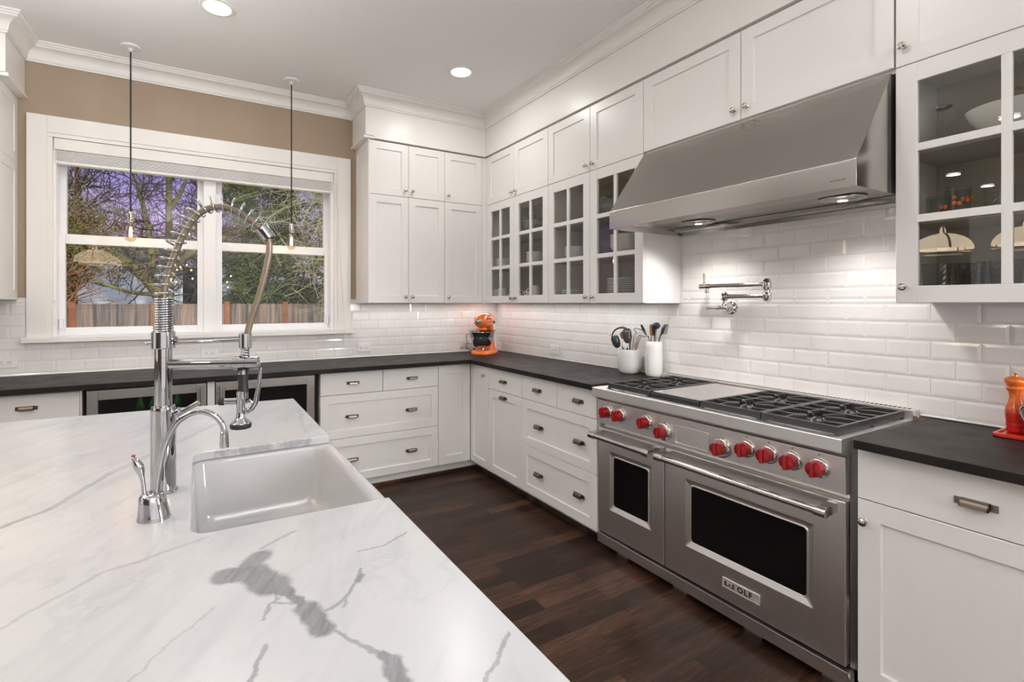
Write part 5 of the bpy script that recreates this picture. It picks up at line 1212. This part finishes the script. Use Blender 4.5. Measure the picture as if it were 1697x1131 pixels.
# mossy leaning tree behind the left panes
t = thing('mossy_tree', 'bare leaning tree with mossy trunk behind the fence, seen through the left panes', 'tree', (-1.135, 22, GZ))
T = Tree(3); Y_ = 22.0
tr = T.path([(-1.0, Y_, GZ), (-1.12, Y_, 1.4), (-1.45, Y_, 2.1), (-2.2, Y_-.2, 2.86), (-3.1, Y_-.5, 3.3), (-4.2, Y_-.8, 3.9)], .34, .12)
b_ = T.path([(-1.15, Y_, 1.6), (-.85, Y_+.1, 2.4), (-.45, Y_+.2, 3.1), (.3, Y_, 3.7), (1.0, Y_, 4.0)], .19, .06)
c_ = T.path([(-1.55, Y_, 2.2), (-1.45, Y_, 3.2), (-1.6, Y_, 4.4), (-1.9, Y_, 5.8)], .16, .06)
d_2 = T.path([(-.9, Y_+1, GZ), (-.93, Y_+1, 2.4), (-.95, Y_+1, 4.6), (-.92, Y_+1.0, 7.2)], .17, .10)
e_ = T.path([(-1.3, Y_, 1.7), (-2.0, Y_-.6, 1.75), (-2.7, Y_-.9, 2.0), (-3.4, Y_-1, 2.3)], .09, .03)
T.path([(-.93, Y_+1, 5.0), (-.5, Y_+1, 5.9), (-.2, Y_+1, 7.0)], .09, .05)
for P, n, L in ((tr, 30, 1.2), (b_, 30, 1.0), (c_, 22, 1.3), (d_2, 36, 1.3), (e_, 14, .9)):
    for k in range(n):
        i = T.r.randint(len(P)//4, len(P)-1); T.limb(P[i], (T.r.uniform(-1, 1), T.r.uniform(-.6, .6), T.r.uniform(-.2, 1)), L*T.r.uniform(.5, 1.1), .032, 2, .5, 4, minr=.0085)
T.mb.build('trunk', 'moss', t); T.tw.build('twigs', 'bark', t)
# fine bare tree further back
for bx, by, lab, sd in ((.6, 25, 'tall bare twiggy tree far behind the window centre post', 8), (-4.2, 25, 'tall bare twiggy tree far behind the left edge of the window', 12)):
    t = thing('bare_tree', lab, 'tree', (bx, by, GZ)); T = Tree(sd)
    P = T.path([(bx, by, GZ), (bx-.1, by, 2.5), (bx+.1, by, 5), (bx, by, 8.5)], .20, .07)
    for k in range(95): i = T.r.randint(len(P)//3, len(P)-1); T.limb(P[i], (T.r.uniform(-1, 1), T.r.uniform(-.4, .4), T.r.uniform(0, 1)), 1.9*T.r.uniform(.6, 1.1), .04, 2, .5, 4, minr=.010)
    T.mb.build('trunk', 'bark', t); T.tw.build('twigs', 'bark', t)
# leafy evergreen with reddish twigs, far left
t = thing('reddish_shrub_tree', 'bushy evergreen with reddish twigs behind the left side of the fence', 'tree', (-4.4, 20.8, GZ)); T = Tree(21)
for k in range(120): T.limb((-4.3+T.r.uniform(-.8, .8), 20.8+T.r.uniform(-.5, .5), 1.0+T.r.random()*2.2), (T.r.uniform(-.7, 1.1), T.r.uniform(-.4, .3), T.r.uniform(.1, 1)), 2.0*T.r.uniform(.6, 1.2), .032, 1, .35, 4, minr=.009)
tips = [p for p in T.tips if p.z > 2.6]
T.mb.path = None
T.mb.tube([(-4.4, 20.8, GZ), (-4.3, 20.8, 2), (-4.2, 20.8, 4)], [.16, .12, .06], 8); T.mb.build('trunk', 'bark', t); T.tw.build('twigs', 'redtwig', t)
leaves(tips, 8500, .15, T.r, .30).build('foliage', 'leaf', t, smooth=0)
# dark conifers on the right
def conifer(x, y, h, R, lab, seed, n):
    t = thing('conifer', lab, 'tree', (x, y, GZ)); T = Tree(seed); rn = T.r
    T.mb.tube([(x, y, GZ), (x, y, h*.5), (x, y, h)], [.22, .14, .03], 8)
    P = []
    for k in range(n):
        z = .9+(h-1.2)*rn.random()**1.1; L = R*(1-.55*(z/h))*rn.uniform(.6, 1.1); a = rn.uniform(0, 2*PI); pts = [Vector((x, y, z))]
        for i in range(1, 6): pts.append(Vector((x+math.cos(a)*L*i/5, y+math.sin(a)*L*i/5, z+.12*L*math.sin(i/5*PI)-.05*L*i*i/5)))
        T.tw.tube(pts, [.03, .025, .02, .016, .012, .008], 4, cap=False)
        for i in range(1, 6):
            for q in range(5): P.append(pts[i-1].lerp(pts[i], rn.random()))
    T.mb.build('trunk', 'bark', t); T.tw.build('branches', 'bark', t)
    leaves(P, int(n*150), .21, rn, .11).build('needles', 'needles', t, smooth=0)
conifer(3.4, 22.0, 9.5, 2.6, 'dark broad conifer behind the right window panes', 31, 170)
conifer(1.75, 23.0, 8.5, 1.5, 'slim dark conifer just right of the window centre post', 33, 110)
conifer(5.6, 21.5, 9.0, 2.5, 'dark conifer at the far right edge of the window', 35, 130)
# drooping pale twigs close to the right panes
t = thing('drooping_tree', 'bare tree with pale lichen-covered drooping twigs at the right of the window', 'tree', (4.6, 13.5, GZ)); T = Tree(44)
P = T.path([(4.6, 13.5, GZ), (4.55, 13.5, 1.8), (4.3, 13.4, 3.2), (4.0, 13.3, 4.2)], .13, .06)
for k in range(60):
    i = T.r.randint(len(P)//3, len(P)-1); T.limb(P[i], (-1.0, T.r.uniform(-.3, .3), T.r.uniform(-.45, .75)), 2.0*T.r.uniform(.5, 1.1), .012, 2, .45, 4, droop=.18, up=0, minr=.0042)
T.mb.build('trunk', 'bark', t); T.tw.build('twigs', 'lichen', t)
# string of small yellow lights in the tree
t = thing('string_lights', 'string of small yellow lights hanging in the mossy tree', 'string lights', (.0, 20.6, 3.0))
FL = [(-.30, 2.74), (-.16, 2.56), (-.12, 2.26), (-.78, 2.22), (-.60, 2.56), (-.86, 2.06), (-.62, 2.13), (-.5, 2.66), (.80, 2.66), (.74, 2.44), (1.12, 2.38), (.80, 1.98), (1.02, 1.96), (1.0, 2.16)]
for x, z in FL: MB().ball((x, 20.6, z), .026, seg=10).build('bulb', 'fairy', t)
mb = MB(); mb.tube([(x, 20.6, z+.03) for x, z in sorted(FL)], .004, 5); mb.build('wire', 'cord', t)
